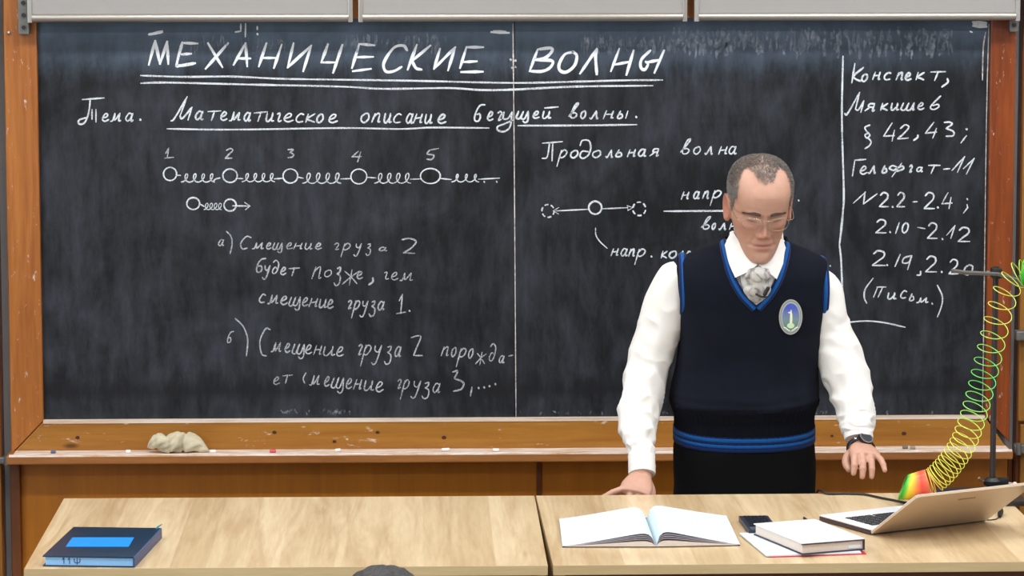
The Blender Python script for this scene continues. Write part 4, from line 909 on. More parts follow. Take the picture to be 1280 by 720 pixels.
# --- arms: px, py, Y, radius
ARM_R = [(858, 344, 8.945, .050), (845, 357, 8.945, .062), (832, 388, 8.95, .0625), (824, 412, 8.95, .0595), (815, 438, 8.95, .0585), (809, 465, 8.94, .0585), (801, 500, 8.905, .056), (796.5, 528, 8.86, .0525), (799, 546, 8.82, .043), (801.5, 560, 8.79, .0345), (802, 576, 8.765, .033), (802.5, 592, 8.745, .0335)]
ARM_L = [(1016, 352, 8.94, .048), (1025, 364, 8.935, .057), (1031, 388, 8.93, .0575), (1038, 412, 8.93, .0555), (1047, 438, 8.92, .060), (1057, 468, 8.90, .0615), (1066, 500, 8.86, .054), (1071, 524, 8.83, .048), (1072, 535, 8.805, .0415), (1073, 542, 8.795, .038), (1073.5, 548, 8.788, .036)]
def arm_path(T):
    P = [atY(a_, b_, c_) for a_, b_, c_, d in T]; n_ = 8
    Q = crom(P, n_); Rr = [v.x for v in crom([V((d, 0, 0)) for *_, d in T], n_)]; return Q, Rr
def sleeve(T, seed):
    Q, Rr = arm_path(T); Q2 = crom(Q, 3); R2 = [v.x for v in crom([V((d, 0, 0)) for d in Rr], 3)]; rings = []; m_ = len(Q2)
    for i, p in enumerate(Q2):
        t_ = (Q2[min(i+1, m_-1)]-Q2[max(i-1, 0)]).normalized(); u_ = V((1, 0, 0)); u_ = (u_-t_*u_.dot(t_)).normalized(); w_ = t_.cross(u_)
        s = i/(m_-1); ring = []
        amp = .010+.018*math.exp(-((s-.58)/.16)**2)+.016*math.exp(-((s-.82)/.08)**2)
        if s > .93: amp *= max(.1, (1-s)/.07)
        for k in range(56):
            a_ = 2*pi*k/56; d = u_*cos(a_)+w_*sin(a_)
            ph = seed+s*34+1.5*sin(a_+seed)+.9*sin(2*a_+s*9)
            f_ = .42*sin(ph)*(.4+.6*abs(noise.noise(V((s*6, cos(a_), sin(a_)+seed)))))*2+.9*noise.noise(V((s*11+seed, cos(a_)*1.6, sin(a_)*1.6)))
            f_ = -abs(f_)*.8+.25+.25*f_
            ring.append(p+d*(R2[i]+amp*.55*f_))
        rings.append(ring)
    return rings
# ---- the continuous body
def body_head(mb, MHx, res=(150, 170)):
    mb.loft([[MHx @ p for p in r] for r in head_pts(*res)])
    for s in (1, -1): mb.loft([[MHx @ p for p in r] for r in ear_rings(s)])
bm_ = MB(); body_head(bm_, MH)
nk0 = atY(946, 312, 8.93); nk1 = MH @ V((0, -1.5, 5))
bm_.tube([nk0+V((0, .03, -.06)), nk0, nk0.lerp(nk1, .5), nk1], [.078, .064, .058, .056], 32)
zz = [TBz[0][0]-.06+i*(ztop-TBz[0][0]+.055)/30 for i in range(31)]
bm_.loft([torso_ring(max(z, TBz[0][0]), -.02, 64) if z >= TBz[0][0] else [V((p.x, p.y, z)) for p in torso_ring(TBz[0][0], -.02, 64)] for z in zz])
hip = V(((TBz[0][1]), 8.98, TBz[0][0]-.06)); LEG = []
for s in (-1, 1):
    LEG.append([hip+V((s*.088, 0, .04)), hip+V((s*.092, -.0, -.12)), V((hip.x+s*.105, 8.965, .48)), V((hip.x+s*.11, 8.99, .28)), V((hip.x+s*.115, 9.01, .09))])
    bm_.limb(LEG[-1], [.088, .082, .055, .052, .038], 20)
for T in (ARM_R, ARM_L):
    Q, Rr = arm_path(T); n_ = len(Q); bm_.tube(Q, [min(r_*.64, .044-.018*(i/n_)) for i, r_ in enumerate(Rr)], 20)
def hand(mb, W, fwd, out, up_, fingers, thumb, k=1.0):
    # W wrist, fwd toward knuckles, out toward thumb side, up_ back of hand; finger: (side offset, [(len, bend angle)...], radius, splay)
    fwd, out, up_ = fwd.normalized(), out.normalized(), up_.normalized()
    pal = []
    for j in range(9):
        s = j/8; c0 = W+fwd*(.088*k*s)+up_*(.004*sin(pi*s)); hw2 = k*(.026+.016*min(1, s*1.5)); th = k*(.0195-.006*s)
        if j == 8: hw2 *= .93; th *= .75
        pal.append([c0+out*hw2*abs(cos(a_))**.8*(1 if cos(a_) > 0 else -1)+up_*th*sin(a_)*(1 if sin(a_) > 0 else 1.0) for a_ in [2*pi*q/24 for q in range(24)]])
    mb.loft(pal)
    mb.tube([W-fwd*.05*k, W, W+fwd*.02*k], [.029*k, .027*k, .027*k], 16)
    for off, segs, rad_, spl in fingers:
        d = (fwd+out*spl).normalized(); side = out; p = W+fwd*(.074*k)+out*off*k; P_ = [p]; ax = d.cross(up_).normalized(); dd = d.copy(); rr_ = [rad_*1.08*k]
        for L_, bend in segs:
            dd = Matrix.Rotation(-R(bend), 3, ax) @ dd; p = p+dd*L_*k; P_.append(p)
        rr_ = [rad_*k*q for q in (1.08, 1.04, .95, .82)][:len(P_)]
        Pc = crom(P_, 4); Rc = [v.x for v in crom([V((q, 0, 0)) for q in rr_], 4)]
        mb.limb(Pc, Rc, 14)
        for q in P_[1:-1]: mb.ball(q+up_*.0008, rad_*k*1.07, 12, 8)
    P_ = [W+fwd*thumb[0][0]*k+out*thumb[0][1]*k+up_*thumb[0][2]*k]
    for a_, b_, c_ in thumb[1:]: P_.append(W+fwd*a_*k+out*b_*k+up_*c_*k)
    Pc = crom(P_, 4); Rc = [v.x for v in crom([V((q*k, 0, 0)) for q in (.016, .0125, .0112, .0088)], 4)]; mb.limb(Pc, Rc, 14)
# his left hand (right in the picture): hovering palm down, fingers drooping toward the class
WL = atY(1075, 559, 8.775); KL = atY(1082.5, 570.5, 8.69)
fL = (KL-WL).normalized(); oL = V((-1, .05, .12)); oL = (oL-fL*oL.dot(fL)).normalized(); uL = oL.cross(fL) ; uL = uL if uL.z > 0 else -uL
FING = [(.031, [(.029, 10), (.023, 32), (.019, 24)], .0094, .08), (.0105, [(.032, 14), (.025, 32), (.020, 22)], .0096, .02), (-.0105, [(.030, 16), (.024, 30), (.019, 22)], .0092, -.06), (-.031, [(.025, 6), (.019, 22), (.017, 14)], .0082, -.30)]
hand(bm_, WL, fL, oL, uL, FING, [(.018, .018, -.008), (.045, .040, -.020), (.066, .044, -.032), (.086, .040, -.040)], .98)
# his right hand (left in the picture): pressed behind the table edge, knuckles up, thumb-side finger splayed along the edge
WR = atY(802, 594, 8.745); KR = atY(795, 612, 8.685)
fR = (KR-WR).normalized(); oR = V((1, .05, -.05)); oR = (oR-fR*oR.dot(fR)).normalized(); uR = fR.cross(oR); uR = uR if uR.z > 0 else -uR
FR_ = [(.030, [(.030, 30), (.024, 45), (.020, 30)], .0084, .06), (.0105, [(.033, 30), (.026, 45), (.021, 30)], .0086, .0), (-.0095, [(.031, 28), (.026, 44), (.020, 30)], .0083, -.08), (-.030, [(.034, 8), (.024, 14), (.018, 10)], .0082, -1.15)]
hand(bm_, WR, fR, oR, uR, FR_, [(.018, .018, -.008), (.042, .036, -.016), (.064, .040, -.032), (.082, .034, -.046)], 1.0)
VS, FS = remesh(bm_, 'body', .0026, 2, .4)
body = mesh_obj('body', VS, FS, skin_mat('skin'), person, autos=None)
SK = [C(*q)[:3] for q in ((196, 150, 128), (176, 104, 94), (150, 118, 102), (84, 54, 46), (182, 112, 90))]
def tint_body(o, VS, MHi_, hairline=True, sk=SK):
    ca = o.data.color_attributes.new('tint', 'FLOAT_COLOR', 'POINT'); buf = []
    def mix_(a_, b_, t_): t_ = max(0, min(1, t_)); return [p+(q-p)*t_ for p, q in zip(a_, b_)]
    for p in VS:
        col = list(sk[0]); h = MHi_ @ p; X = abs(h.x)
        if -2 < h.z < 25 and X < 9 and abs(h.y) < 12.5:
            if h.y > 3:
                col = mix_(col, sk[4], .55*gs(X, h.z-8, 1.5, 1.3)+.5*gs(X-4.4, h.z-8.6, 1.8, 1.6)+.35*gs(X-3.1, h.z-10.4, 1.4, .5))
                lip = gs(X, h.z-5.3, 2.3, .38)+gs(X, h.z-4.45, 1.8, .42); col = mix_(col, sk[1], min(1, lip*1.1)*.75)
                col = mix_(col, sk[3], .7*gs(X, h.z-4.93, 2.5, .13))
                col = mix_(col, sk[3], .85*gs(X-3.15, h.z-10.78+.05*(X-3.15)**2, 1.5, .26))
                col = mix_(col, sk[3], .5*gs(X-3.0, h.z-12.05, 1.5, .28))  # lid crease darkened: eye-socket shade painted into the skin colour
                col = mix_(col, sk[2], .25*gs(X, h.z-2.4, 3.5, 2.4)+.12*gs(X-3.4, h.z-5, 1.6, 2))
                col = mix_(col, sk[3], .9*gs(X-.62, h.z-6.85, .3, .2)*(h.y > 9.2))
            if X > 7: col = mix_(col, sk[4], .6)
            if X > 7.3 and -2.8 < h.y < 1.8 and h.z < 14: pass
            elif hairline: col = mix_(col, C(150, 132, 120)[:3], scalp(h)*.75)
        buf += [*col, 1]
    ca.data.foreach_set('color', buf)
def scalp(h):        # 0..1 how densely hair grows at a point of the head (cm)
    X = abs(h.x); v = 0
    if h.z > 8: 
        side = min(1, max(0, (X-(5.9 if h.y > 0 else 3))/.6)); fr = 4.6-.55*max(0, 15.5-h.z)+(.9 if h.z > 15 else 0)
        v = max(v, side*min(1, max(0, (fr-h.y)/.8))*min(1, max(0, (h.z-(10.2 if h.y > .2 else 8.5))/1.2)))
    hl = 5.0+2.3*math.exp(-(X/2.3)**4)-2.4*math.exp(-((X-4.4)/1.5)**2)+.6*noise.noise(V((h.x*.7, h.z*.4, 2)))
    if h.z > 16.2: v = max(v, min(1, max(0, (hl-h.y)/1.2)))
    if h.y < -2.5: v = max(v, min(1, max(0, (h.z-6.5)/1.5)))
    return v
tint_body(body, VS, MHi)
# ---- hair: short strands
def strands(name, VS, FS, MHi_, parent, mat, count, length, dens, back=1.0, col=True, wth=.00055):
    random.seed(11); tri = []; acc = []; tot = 0
    for f in FS:
        c0 = (VS[f[0]]+VS[f[2]])/2; h = MHi_ @ c0
        if not (4 < h.z < 25 and abs(h.x) < 8.6 and -12 < h.y < 8.6): continue
        if abs(h.x) > 7.05 and -2.6 < h.y < 1.6 and h.z < 13.7: continue
        s = dens(h)
        if s <= .02: continue
        n_ = (VS[f[1]]-VS[f[0]]).cross(VS[f[2]]-VS[f[0]]).normalized(); tot += s; acc.append((tot, c0, n_, h, s, f))
    import bisect; keys = [a_[0] for a_ in acc]; mb = MB(); cen_ = None
    MR = MHi_.inverted().to_3x3(); vv = []; ff = []
    for _ in range(count):
        a_ = acc[min(len(acc)-1, bisect.bisect(keys, random.random()*tot))]; _, c0, n_, h, s, f = a_
        p = c0+(VS[f[1]]-VS[f[0]])*random.uniform(-.5, .5)+(VS[f[3 % len(f)]]-VS[f[0]])*random.uniform(-.5, .5)
        out = MR @ V((h.x, h.y+1, (h.z-11)*.8)); out.normalize()
        if n_.dot(out) < 0: n_ = -n_
        cmb = (MR @ V((.25*(1 if h.x > 0 else -1), .5 if h.z > 17 else -.2, -.1 if h.z > 17 else -.9))).normalized()
        d = (n_*.55+cmb*.75+V((random.uniform(-.3, .3), random.uniform(-.3, .3), random.uniform(-.3, .3)))).normalized()
        L_ = length*random.uniform(.6, 1.15)*(.65+.35*s); sd = d.cross(V((random.random()-.5, random.random()-.5, random.random()-.5))).normalized()*wth
        q = p+d*L_*.55+n_*.0006; e = p+d*L_*.9+cmb*L_*.25; i = len(vv); p = p-n_*.001
        vv += [p-sd, p+sd, q-sd*.8, q+sd*.8, e]; ff += [(i, i+1, i+3, i+2), (i+2, i+3, i+4)]
    o = mesh_obj(name, vv, ff, mat, parent, smooth=True); return o
m, n, b = nt('grey_hair'); v = mapping(n); f = noise_n(n, v, 900, 1)
n.links.new(ramp(n, f, [(.35, C(108, 102, 96)), (.65, C(156, 150, 144))]), b.inputs['Base Color']); b.inputs['Roughness'].default_value = .5
hr = strands('hair', VS, FS, MHi, person, m, 30000, .0075, lambda h: scalp(h)**1.3*(.5 if (h.z > 17 and h.y > 2) else (.75 if h.z > 18 else 1)), col=True); hr['label'] = 'short thinning grey hair'
# eyebrows
mb = MB(); random.seed(5)
for s in (1, -1):
    for k in range(900):
        t_ = random.random(); X = 1.15+3.9*t_; z = 12.75+.42*math.sin(pi*min(1, t_*1.15))-.28*t_+random.uniform(-.42, .42)*(1-.4*t_)
        w_, f_, b__ = interp(HT, z); cy = (f_+b__)/2; dd = (f_-b__)/2; xx = X; yy = cy+dd*max(0, 1-(X/w_)**2.25)**(1/2.25); p = face(xx, yy, z); p.x *= s; p.y += .06
        q = p+V((s*random.uniform(.35, .6), -.06, random.uniform(-.12, .1)+.1*(1-t_))); r_ = p.lerp(q, .5)+V((0, .09, 0))
        i = [MH @ p, MH @ (p+V((0, 0, .07))), MH @ (r_+V((0, 0, .06))), MH @ r_, MH @ q]; mb.add(i, [(0, 1, 2, 3), (3, 2, 4)])
mb.build('eyebrows', plain('eyebrow_hair', C(104, 86, 74), .7), person, autos=None)
# glasses
gl = empty('glasses', (0, 0, 0)); gl.parent = person
gold = plain('pale_metal_frame', C(196, 176, 150), .25, .8)
gm, n, b = nt('lens_glass'); tr = N(n, 'ShaderNodeBsdfTransparent'); gs_ = N(n, 'ShaderNodeBsdfGlossy'); gs_.inputs['Roughness'].default_value = .05; mx = N(n, 'ShaderNodeMixShader'); fr = N(n, 'ShaderNodeFresnel'); fr.inputs[0].default_value = 1.5
tr.inputs[0].default_value = (.97, .96, .95, 1)
n.links.new(fr.outputs[0], mx.inputs[0]); n.links.new(tr.outputs[0], mx.inputs[1]); n.links.new(gs_.outputs[0], mx.inputs[2]); n.links.new(mx.outputs[0], n.nodes['Material Output'].inputs[0])
gz = 11.35
for s in (1, -1):
    loop = []
    for k in range(32):
        a_ = 2*pi*k/32; ca_, sa = cos(a_), sin(a_); X = 3.25+2.45*abs(ca_)**.8*(1 if ca_ > 0 else -1); Z = gz-.15+(1.35 if sa > 0 else 1.65)*abs(sa)**.85*(1 if sa > 0 else -1)
        loop.append(V((s*X, 10.9-.035*X*X+.10*(Z-gz)*0, Z)))
    MB().tube([MH @ p for p in loop], .00052, 6, closed=True).build('rim', gold, gl)
    MB().add([MH @ p for p in loop], [tuple(range(32))]).build('lens', gm, gl, smooth=False)
    tp = crom([V((s*5.7, 9.75, gz+.5)), V((s*6.9, 9.0, gz+.55)), V((s*7.35, 6, gz+.75)), V((s*7.5, 2, gz+1.0)), V((s*7.6, -.3, gz+.9)), V((s*7.6, -2.3, gz-.6))], 5)
    MB().tube([MH @ p for p in tp], .0008, 6).build('temple_arm', gold, gl)
MB().tube([MH @ p for p in crom([V((-1.0, 10.85, gz+.35)), V((-.5, 11.2, gz+.75)), V((.5, 11.2, gz+.75)), V((1.0, 10.85, gz+.35))], 5)], .0009, 8).build('bridge', gold, gl)

# ---- shirt: body, sleeves, cuffs, collar
M['shirt'] = fabric('white_shirt', C(238, 235, 230), .75, 700, .08, .01, .1)
mb = MB(); zs = [zhem+.03+i*(ztop-.005-zhem-.03)/60 for i in range(61)]
mb.loft([torso_ring(z, -.008, 100) for z in zs])
mb.loft(sleeve(ARM_R, 1.0)); mb.loft(sleeve(ARM_L, 4.2))
shirt = mb.build('shirt', M['shirt'], person, autos=None)
for T, k0_ in ((ARM_R, .9), (ARM_L, .93)):
    Q, Rr = arm_path(T); a_, b_ = Q[-1], Q[-12 if T is ARM_R else -9]; d = (a_-b_).normalized(); L_ = (a_-b_).length
    r_ = Rr[-1]; mb = MB(); mb.tube([b_, b_+d*.004, a_-d*.003, a_+d*.002, a_+d*.0015, a_-d*.012], [r_-.003, r_+.0015, r_+.002, r_+.0008, r_-.0012, r_-.002], 32); mb.build('cuff', M['shirt'], shirt, autos=40)
def flap(pts, th=.003):   # pts grid rows of px,py,Y
    rows = [[atY(*q) for q in r] for r in pts]; mb = MB(); n_ = len(rows[0]); m_ = len(rows)
    rows2 = [crom(r, 4) for r in rows]; cols_ = list(zip(*rows2)); cols2 = [crom(list(cc), 4) for cc in cols_]; rows = list(zip(*cols2)); n_ = len(rows[0]); m_ = len(rows)
    vv = [p for r in rows for p in r]; vv += [p+V((0, th, -.001)) for p in vv]; f = []; o_ = n_*m_
    for j in range(m_-1):
        for i in range(n_-1): q = (j*n_+i, j*n_+i+1, (j+1)*n_+i+1, (j+1)*n_+i); f.append(q); f.append(tuple(x+o_ for x in reversed(q)))
    bd = list(range(n_))+[j*n_+n_-1 for j in range(1, m_)]+[(m_-1)*n_+i for i in range(n_-2, -1, -1)]+[j*n_ for j in range(m_-2, 0, -1)]
    for i in range(len(bd)): p, q = bd[i], bd[(i+1) % len(bd)]; f.append((p, q, q+o_, p+o_))
    return mb.add(vv, f)
flap([[(915, 288, 8.885), (931, 312, 8.835), (947, 331, 8.800)], [(910, 297, 8.878), (922, 321, 8.83), (934, 340, 8.800)], [(906, 306, 8.87), (911, 328, 8.83), (919, 347, 8.806)]]).build('collar', M['shirt'], shirt, autos=60)
flap([[(979, 298, 8.88), (963, 315, 8.835), (948, 331, 8.800)], [(981, 306, 8.872), (971, 323, 8.83), (961, 341, 8.800)], [(984, 315, 8.865), (978, 332, 8.83), (971, 349, 8.806)]]).build('collar', M['shirt'], shirt, autos=60)
flap([[(928, 330, 8.822), (948, 332, 8.806), (968, 330, 8.822)], [(926, 350, 8.824), (946, 352, 8.806), (969, 350, 8.824)], [(930, 372, 8.828), (946, 376, 8.812), (964, 372, 8.828)], [(938, 384, 8.836), (946, 388, 8.834), (954, 384, 8.836)]]).build('added_shirt_front', M['shirt'], shirt, autos=None)  # added sheet, set forward and tilted so the shirt front catches light
mb = MB(); rings = []
for z_, rx_, ry_, cy_ in ((.0, .081, .072, 8.925), (.015, .077, .07, 8.92), (.035, .073, .067, 8.918), (.05, .072, .066, 8.918)):
    c0 = atY(945, 312, 8.93); rings.append([V((c0.x+rx_*cos(a_)*.98, cy_+ry_*sin(a_), c0.z-.018+z_+(.015 if sin(a_) > 0 else -.035*abs(sin(a_))))) for a_ in [2*pi*k/48 for k in range(48)]])
rings.append([p+V((0, 0, -.004))-((p-V((c0.x, 8.92, p.z))).normalized()*.004) for p in rings[-1]]); rings.append([p+V((0, 0, -.04)) for p in rings[-1]])
mb.loft(rings, caps=False); mb.build('collar_stand', M['shirt'], shirt, autos=None)
# ---- tie and microphone
m, n, b = nt('silver_tie'); v = mapping(n, (1, 1, .8)); f = noise_n(n, v, 26, 2, .5, 2.0)
n.links.new(ramp(n, f, [(.33, C(118, 114, 110)), (.43, C(178, 174, 168)), (.62, C(206, 202, 196))]), b.inputs['Base Color']); b.inputs['Roughness'].default_value = .35; b.inputs['Sheen Weight'].default_value = .3
tie = flap([[(936, 336, 8.798), (948.5, 334, 8.79), (961, 336, 8.798)], [(931, 346, 8.797), (947.5, 345, 8.776), (964, 346, 8.797)], [(934, 355, 8.802), (947, 355, 8.786), (961, 354, 8.802)], [(929, 362, 8.803), (946, 366, 8.789), (964, 362, 8.803)], [(935, 372, 8.812), (946, 376, 8.806), (958, 372, 8.812)], [(941, 380, 8.828), (946, 383, 8.826), (951, 380, 8.828)]], .006).build('tie', m, person, autos=None)
MB().ball(atY(947.5, 345, 8.786), (.021, .011, .017), 20, 12).build('knot', m, tie, autos=None)
p = atY(957, 366, 8.779); mb = MB(); mb.limb([p+V((-.002, 0, -.004)), p+V((.006, -.001, .012))], [.0048, .0052], 12); mb.limb([p+V((-.024, .003, -.004)), p+V((-.010, .003, -.011)), p+V((.004, .006, -.012))], [.0028, .003, .0026], 8)
mic = mb.build('lapel_microphone', M['black'], person)

# ---- knitted vest
M['knit'] = fabric('navy_knit', C(14, 18, 30), .95, 420, .5, .12, .0); M['rib'] = fabric('navy_rib', C(10, 13, 25), .95, 300, .6, .12, .0)
M['stripe'] = fabric('blue_knit_stripe', C(20, 82, 150), .9, 420, .4, .08, .1)
M['stripe_dk'] = fabric('deep_blue_knit', C(14, 36, 84), .9, 420, .4, .08, .1)
NA = 200; zs = [zrib-.004+i*(ztop-zrib+.004)/120 for i in range(121)]; rings = [torso_ring(z, .004, NA, .055) for z in zs]
VN = [(904, 290), (906, 312), (914, 345), (928, 370), (945, 388), (961, 370), (975, 345), (982, 312), (983, 290)]
def inpoly(x, y, P):
    r = False; j = len(P)-1
    for i in range(len(P)):
        if (P[i][1] > y) != (P[j][1] > y) and x < (P[j][0]-P[i][0])*(y-P[i][1])/(P[j][1]-P[i][1])+P[i][0]: r = not r
        j = i
    return r
vv = [p for r in rings for p in r]; f = []
for i in range(len(rings)-1):
    for j in range(NA):
        q = (i*NA+j, i*NA+(j+1) % NA, (i+1)*NA+(j+1) % NA, (i+1)*NA+j); c0 = sum((vv[k] for k in q), V((0, 0, 0)))/4
        x, y = proj(c0)
        if c0.y < 8.93 and inpoly(x, y, VN): continue
        f.append(q)
vest = mesh_obj('vest', vv, f, M['knit'], person, autos=None)
bvh = BVHTree.FromPolygons(vv, [tuple(range(i*NA, 0)) for i in range(0)]+[(i*NA+j, i*NA+(j+1) % NA, (i+1)*NA+(j+1) % NA, (i+1)*NA+j) for i in range(len(rings)-1) for j in range(NA)])
def onvest(px_, py_, lift=.001):
    d = ray(px_, py_).normalized(); h = bvh.ray_cast(CP, d)
    if h[0] is None: return None
    nn = h[1] if h[1].y < 0 else -h[1]
    return h[0]+nn*lift, nn
def band(name, pxpts, w_px, mat, parent, lift=.0025, th=.003, inner=None):
    # flat knitted strip laid on the vest front along a traced seam
    P = [V((a_, b_, 0)) for a_, b_ in pxpts]; P = crom(P, 6); L_ = []; rings = []
    for i, p in enumerate(P):
        h = onvest(p.x, p.y, 0)
        if h is None: continue
        L_.append((h[0], h[1]))
    sm = [sum((L_[min(max(i+k, 0), len(L_)-1)][0] for k in (-2, -1, 0, 1, 2)), V((0, 0, 0)))/5 for i in range(len(L_))]
    for i, (q, nn) in enumerate(L_):
        q = sm[i]; t_ = (sm[min(i+1, len(sm)-1)]-sm[max(i-1, 0)]).normalized(); s_ = t_.cross(nn).normalized(); hw3 = w_px/487/2
        rings.append([q+nn*lift+s_*hw3*cos(a_)+nn*th*sin(a_) for a_ in [2*pi*k/12 for k in range(12)]])
    mb = MB(); mb.loft(rings); return mb.build(name, mat, parent, autos=None)
seamL = [(903, 297), (905, 312), (913, 343), (927, 369), (945.5, 388)]; seamR = [(984, 303), (983, 318), (976, 345), (963, 369), (945.5, 388)]
for sm_, s in ((seamL, -1), (seamR, 1)):
    nb = band('neck_band', sm_, 10, M['stripe_dk'], vest, .001, .0035)
    band('stripe', [(a_-s*.0, b_) for a_, b_ in sm_], 4.5, M['stripe'], nb, .0035, .0022)
# band round the back of the neck
c0 = atY(944, 296, 8.93)
# armhole bands
for s, px0, ys_ in ((-1, 851.5, (318, 396)), (1, 1028.5, (322, 402))):
    top = atY(px0-s*1.5, ys_[0], 8.935); bot = atY(px0-s*3, ys_[1], 8.935); cz = (top.z+bot.z)/2; hz = (top.z-bot.z)/2; lp = []; up2 = []
    for k in range(48):
        a_ = 2*pi*k/48; fr_ = -sin(a_); yy = 8.94+(.079*cos(a_)); zz_ = cz+hz*sin(a_)
        xx_ = bot.x+(top.x-bot.x)*(.5+.5*sin(a_))-s*.0+s*.006*(cos(a_) > 0)*0
        lp.append(V((xx_+s*.004*abs(cos(a_)), yy, zz_))); up2.append(V((s, 0, 0)))
    for wd, off, mt, nm in ((.0105, 0, M['stripe_dk'], 'armhole_band'), (.0048, .0022, M['stripe'], 'stripe')):
        rings = []
        for k in range(49):
            p = lp[k % 48]; t_ = (lp[(k+1) % 48]-lp[(k-1) % 48]).normalized(); rad_ = (p-V((p.x, 8.94, cz))).normalized()
            rings.append([p+rad_*off+V((1, 0, 0))*wd*cos(a_)+rad_*.0032*sin(a_) for a_ in [2*pi*q/10 for q in range(10)]])
        o = MB().loft(rings, caps=False).build(nm, mt, vest if nm != 'stripe' else ab, autos=None)
        if nm == 'armhole_band': ab = o
# ribbed hem with two blue stripes
def hemring(z, off):
    r = torso_ring(z, off, 240); return [p+V((0, 0, 0)) for p in r]
rings = []; nz = 26
for i in range(nz+1):
    z = zhem+(zrib+.004-zhem)*i/nz; r = torso_ring(z, .0, 300); cx, a_, b_, cy_, p_ = interp(TBz, z)
    rings.append([p+(p-V((cx, cy_, z))).normalized()*(.0016*(1 if (k//2) % 2 else 0)+(.004 if i > nz-4 else .001)) for k, p in enumerate(r)])
bk = [p-(p-V((hip.x, 8.97, p.z))).normalized()*.006+V((0, 0, .004)) for p in rings[0]]
hem = MB().loft([bk]+rings, caps=False).build('waistband', M['rib'], vest, autos=None)
for y0, y1, mt in ((539, 540.2, 'stripe_dk'), (540.2, 546, 'stripe'), (546, 548.2, 'stripe_dk'), (548.2, 553, 'stripe'), (553, 558, 'stripe_dk')):
    z1, z0 = atY(930, y0, 8.86).z, atY(930, y1, 8.86).z; rings = []
    for z in (z0, z0+.0008, z1-.0008, z1):
        r = torso_ring(z, .0042 if z not in (z0, z1) else .0005, 200); rings.append(r)
    MB().loft(rings, caps=False).build('stripe', M[mt], hem, autos=None)
# ---- badge
h = onvest(988, 396, .002); bp, bn = h; bn = (bn*.5+V((0, -1, .05))*.5).normalized(); bu = V((0, 0, 1)); bu = (bu-bn*bu.dot(bn)).normalized(); br = bu.cross(bn).normalized()
br = br if br.x > 0 else -br
def BPt(x, y, d=0): return bp+br*x+bu*y+bn*(d+.0015)
def ellp(rx_, ry_, d0, d1, nm, mat, par, cx=0, cy=0, n_=40):
    return MB().prism([BPt(cx+rx_*cos(2*pi*k/n_), cy+ry_*sin(2*pi*k/n_), d0) for k in range(n_)], bn*(d1-d0)).build(nm, mat, par, autos=40)
bg = ellp(.0308, .0462, -.003, .0005, 'badge', plain('badge_silver', C(188, 190, 178), .35, .3), vest)
bg['label'] = 'oval blue and green school crest badge with silver rim'
m, n, b = nt('badge_enamel'); t_ = N(n, 'ShaderNodeTexCoord'); sx = N(n, 'ShaderNodeSeparateXYZ'); n.links.new(t_.outputs['Generated'], sx.inputs[0])
n.links.new(ramp(n, sx.outputs[2], [(.12, C(96, 130, 110)), (.4, C(120, 146, 150)), (.62, C(112, 126, 178)), (.82, C(78, 96, 190))]), b.inputs['Base Color']); b.inputs['Roughness'].default_value = .3
ellp(.0272, .0425, .0004, .0008, 'inner_band', plain('badge_navy', C(70, 84, 110), .4), vest).parent = bg
ellp(.0262, .0412, .0007, .0012, 'lettered_band', plain('badge_grey', C(168, 176, 178), .4), vest).parent = bg
ellp(.0222, .0360, .0011, .0016, 'field', m, vest).parent = bg
cr = plain('badge_cream', C(236, 238, 205), .5)
fig = MB(); fig.prism([BPt(x, y, .0016) for x, y in ((-.0028, -.018), (.0038, -.018), (.0042, -.004), (.0036, .008), (.0022, .014), (.0016, .019), (-.0006, .019), (-.0012, .014), (-.0072, .0135), (-.0074, .011), (-.0018, .0095), (-.0024, -.004))], bn*.0008)
fig.build('figure', cr, vest, autos=40).parent = bg
ellp(.0098, .0072, .0016, .0024, 'globe', plain('badge_pale_green', C(206, 226, 190), .5), vest, 0, -.0225).parent = bg
rb_ = MB()
for s in (-1, 1): rb_.tube([BPt(x*s, y, .002) for x, y in ((.002, -.036), (.008, -.033), (.014, -.028), (.019, -.027))], .0016, 6)
rb_.build('ribbon', plain('badge_ribbon', C(226, 228, 216), .5), vest).parent = bg
for o in bg.children: o.location = o.location

# ---- trousers and shoes
mb = MB(); z1 = zhem+.03; zc_ = hip.z-.02
mb.loft([[V((p.x, p.y, z)) for p in torso_ring(max(z, TBz[0][0]), .002-.003*(z > zhem), 80)] for z in [zc_-.03+i*(z1-zc_+.03)/14 for i in range(15)]])
for lg in LEG: mb.limb([lg[0], lg[1], lg[2], lg[3], lg[4]+V((0, 0, -.02))], [.104, .096, .074, .066, .062], 32)
pv, pf = remesh(mb, 'trousers', .007, 3)
pv = [p+V((noise.noise(p*9)*.006, noise.noise(p*9+V((5, 0, 0)))*.006, 0)) for p in pv]
mesh_obj('trousers', pv, pf, fabric('black_trousers', C(9, 9, 10), .9, 800, .15, .08, 0), person, autos=None)
for lg in LEG:
    e = lg[-1]; mb = MB(); rings = []
    for i in range(15):
        s = i/14; y = e.y+.075-s*.285; w_ = .046*(.72+.5*sin(pi*min(1, s*1.15+.1)))*(1 if s < .8 else math.sqrt(max(.05, 1-((s-.8)/.2)**2*.9))); hh = (.085-.055*min(1, s*1.4))*(1 if s < .85 else .8)
        rings.append([V((e.x+w_*cos(a_), y, max(.001, .001+hh*.5+hh*.5*sin(a_)*1.1))) for a_ in [2*pi*k/20 for k in range(20)]])
    mb.loft(rings).build('shoe', plain('black_leather', C(20, 18, 18), .3), person)
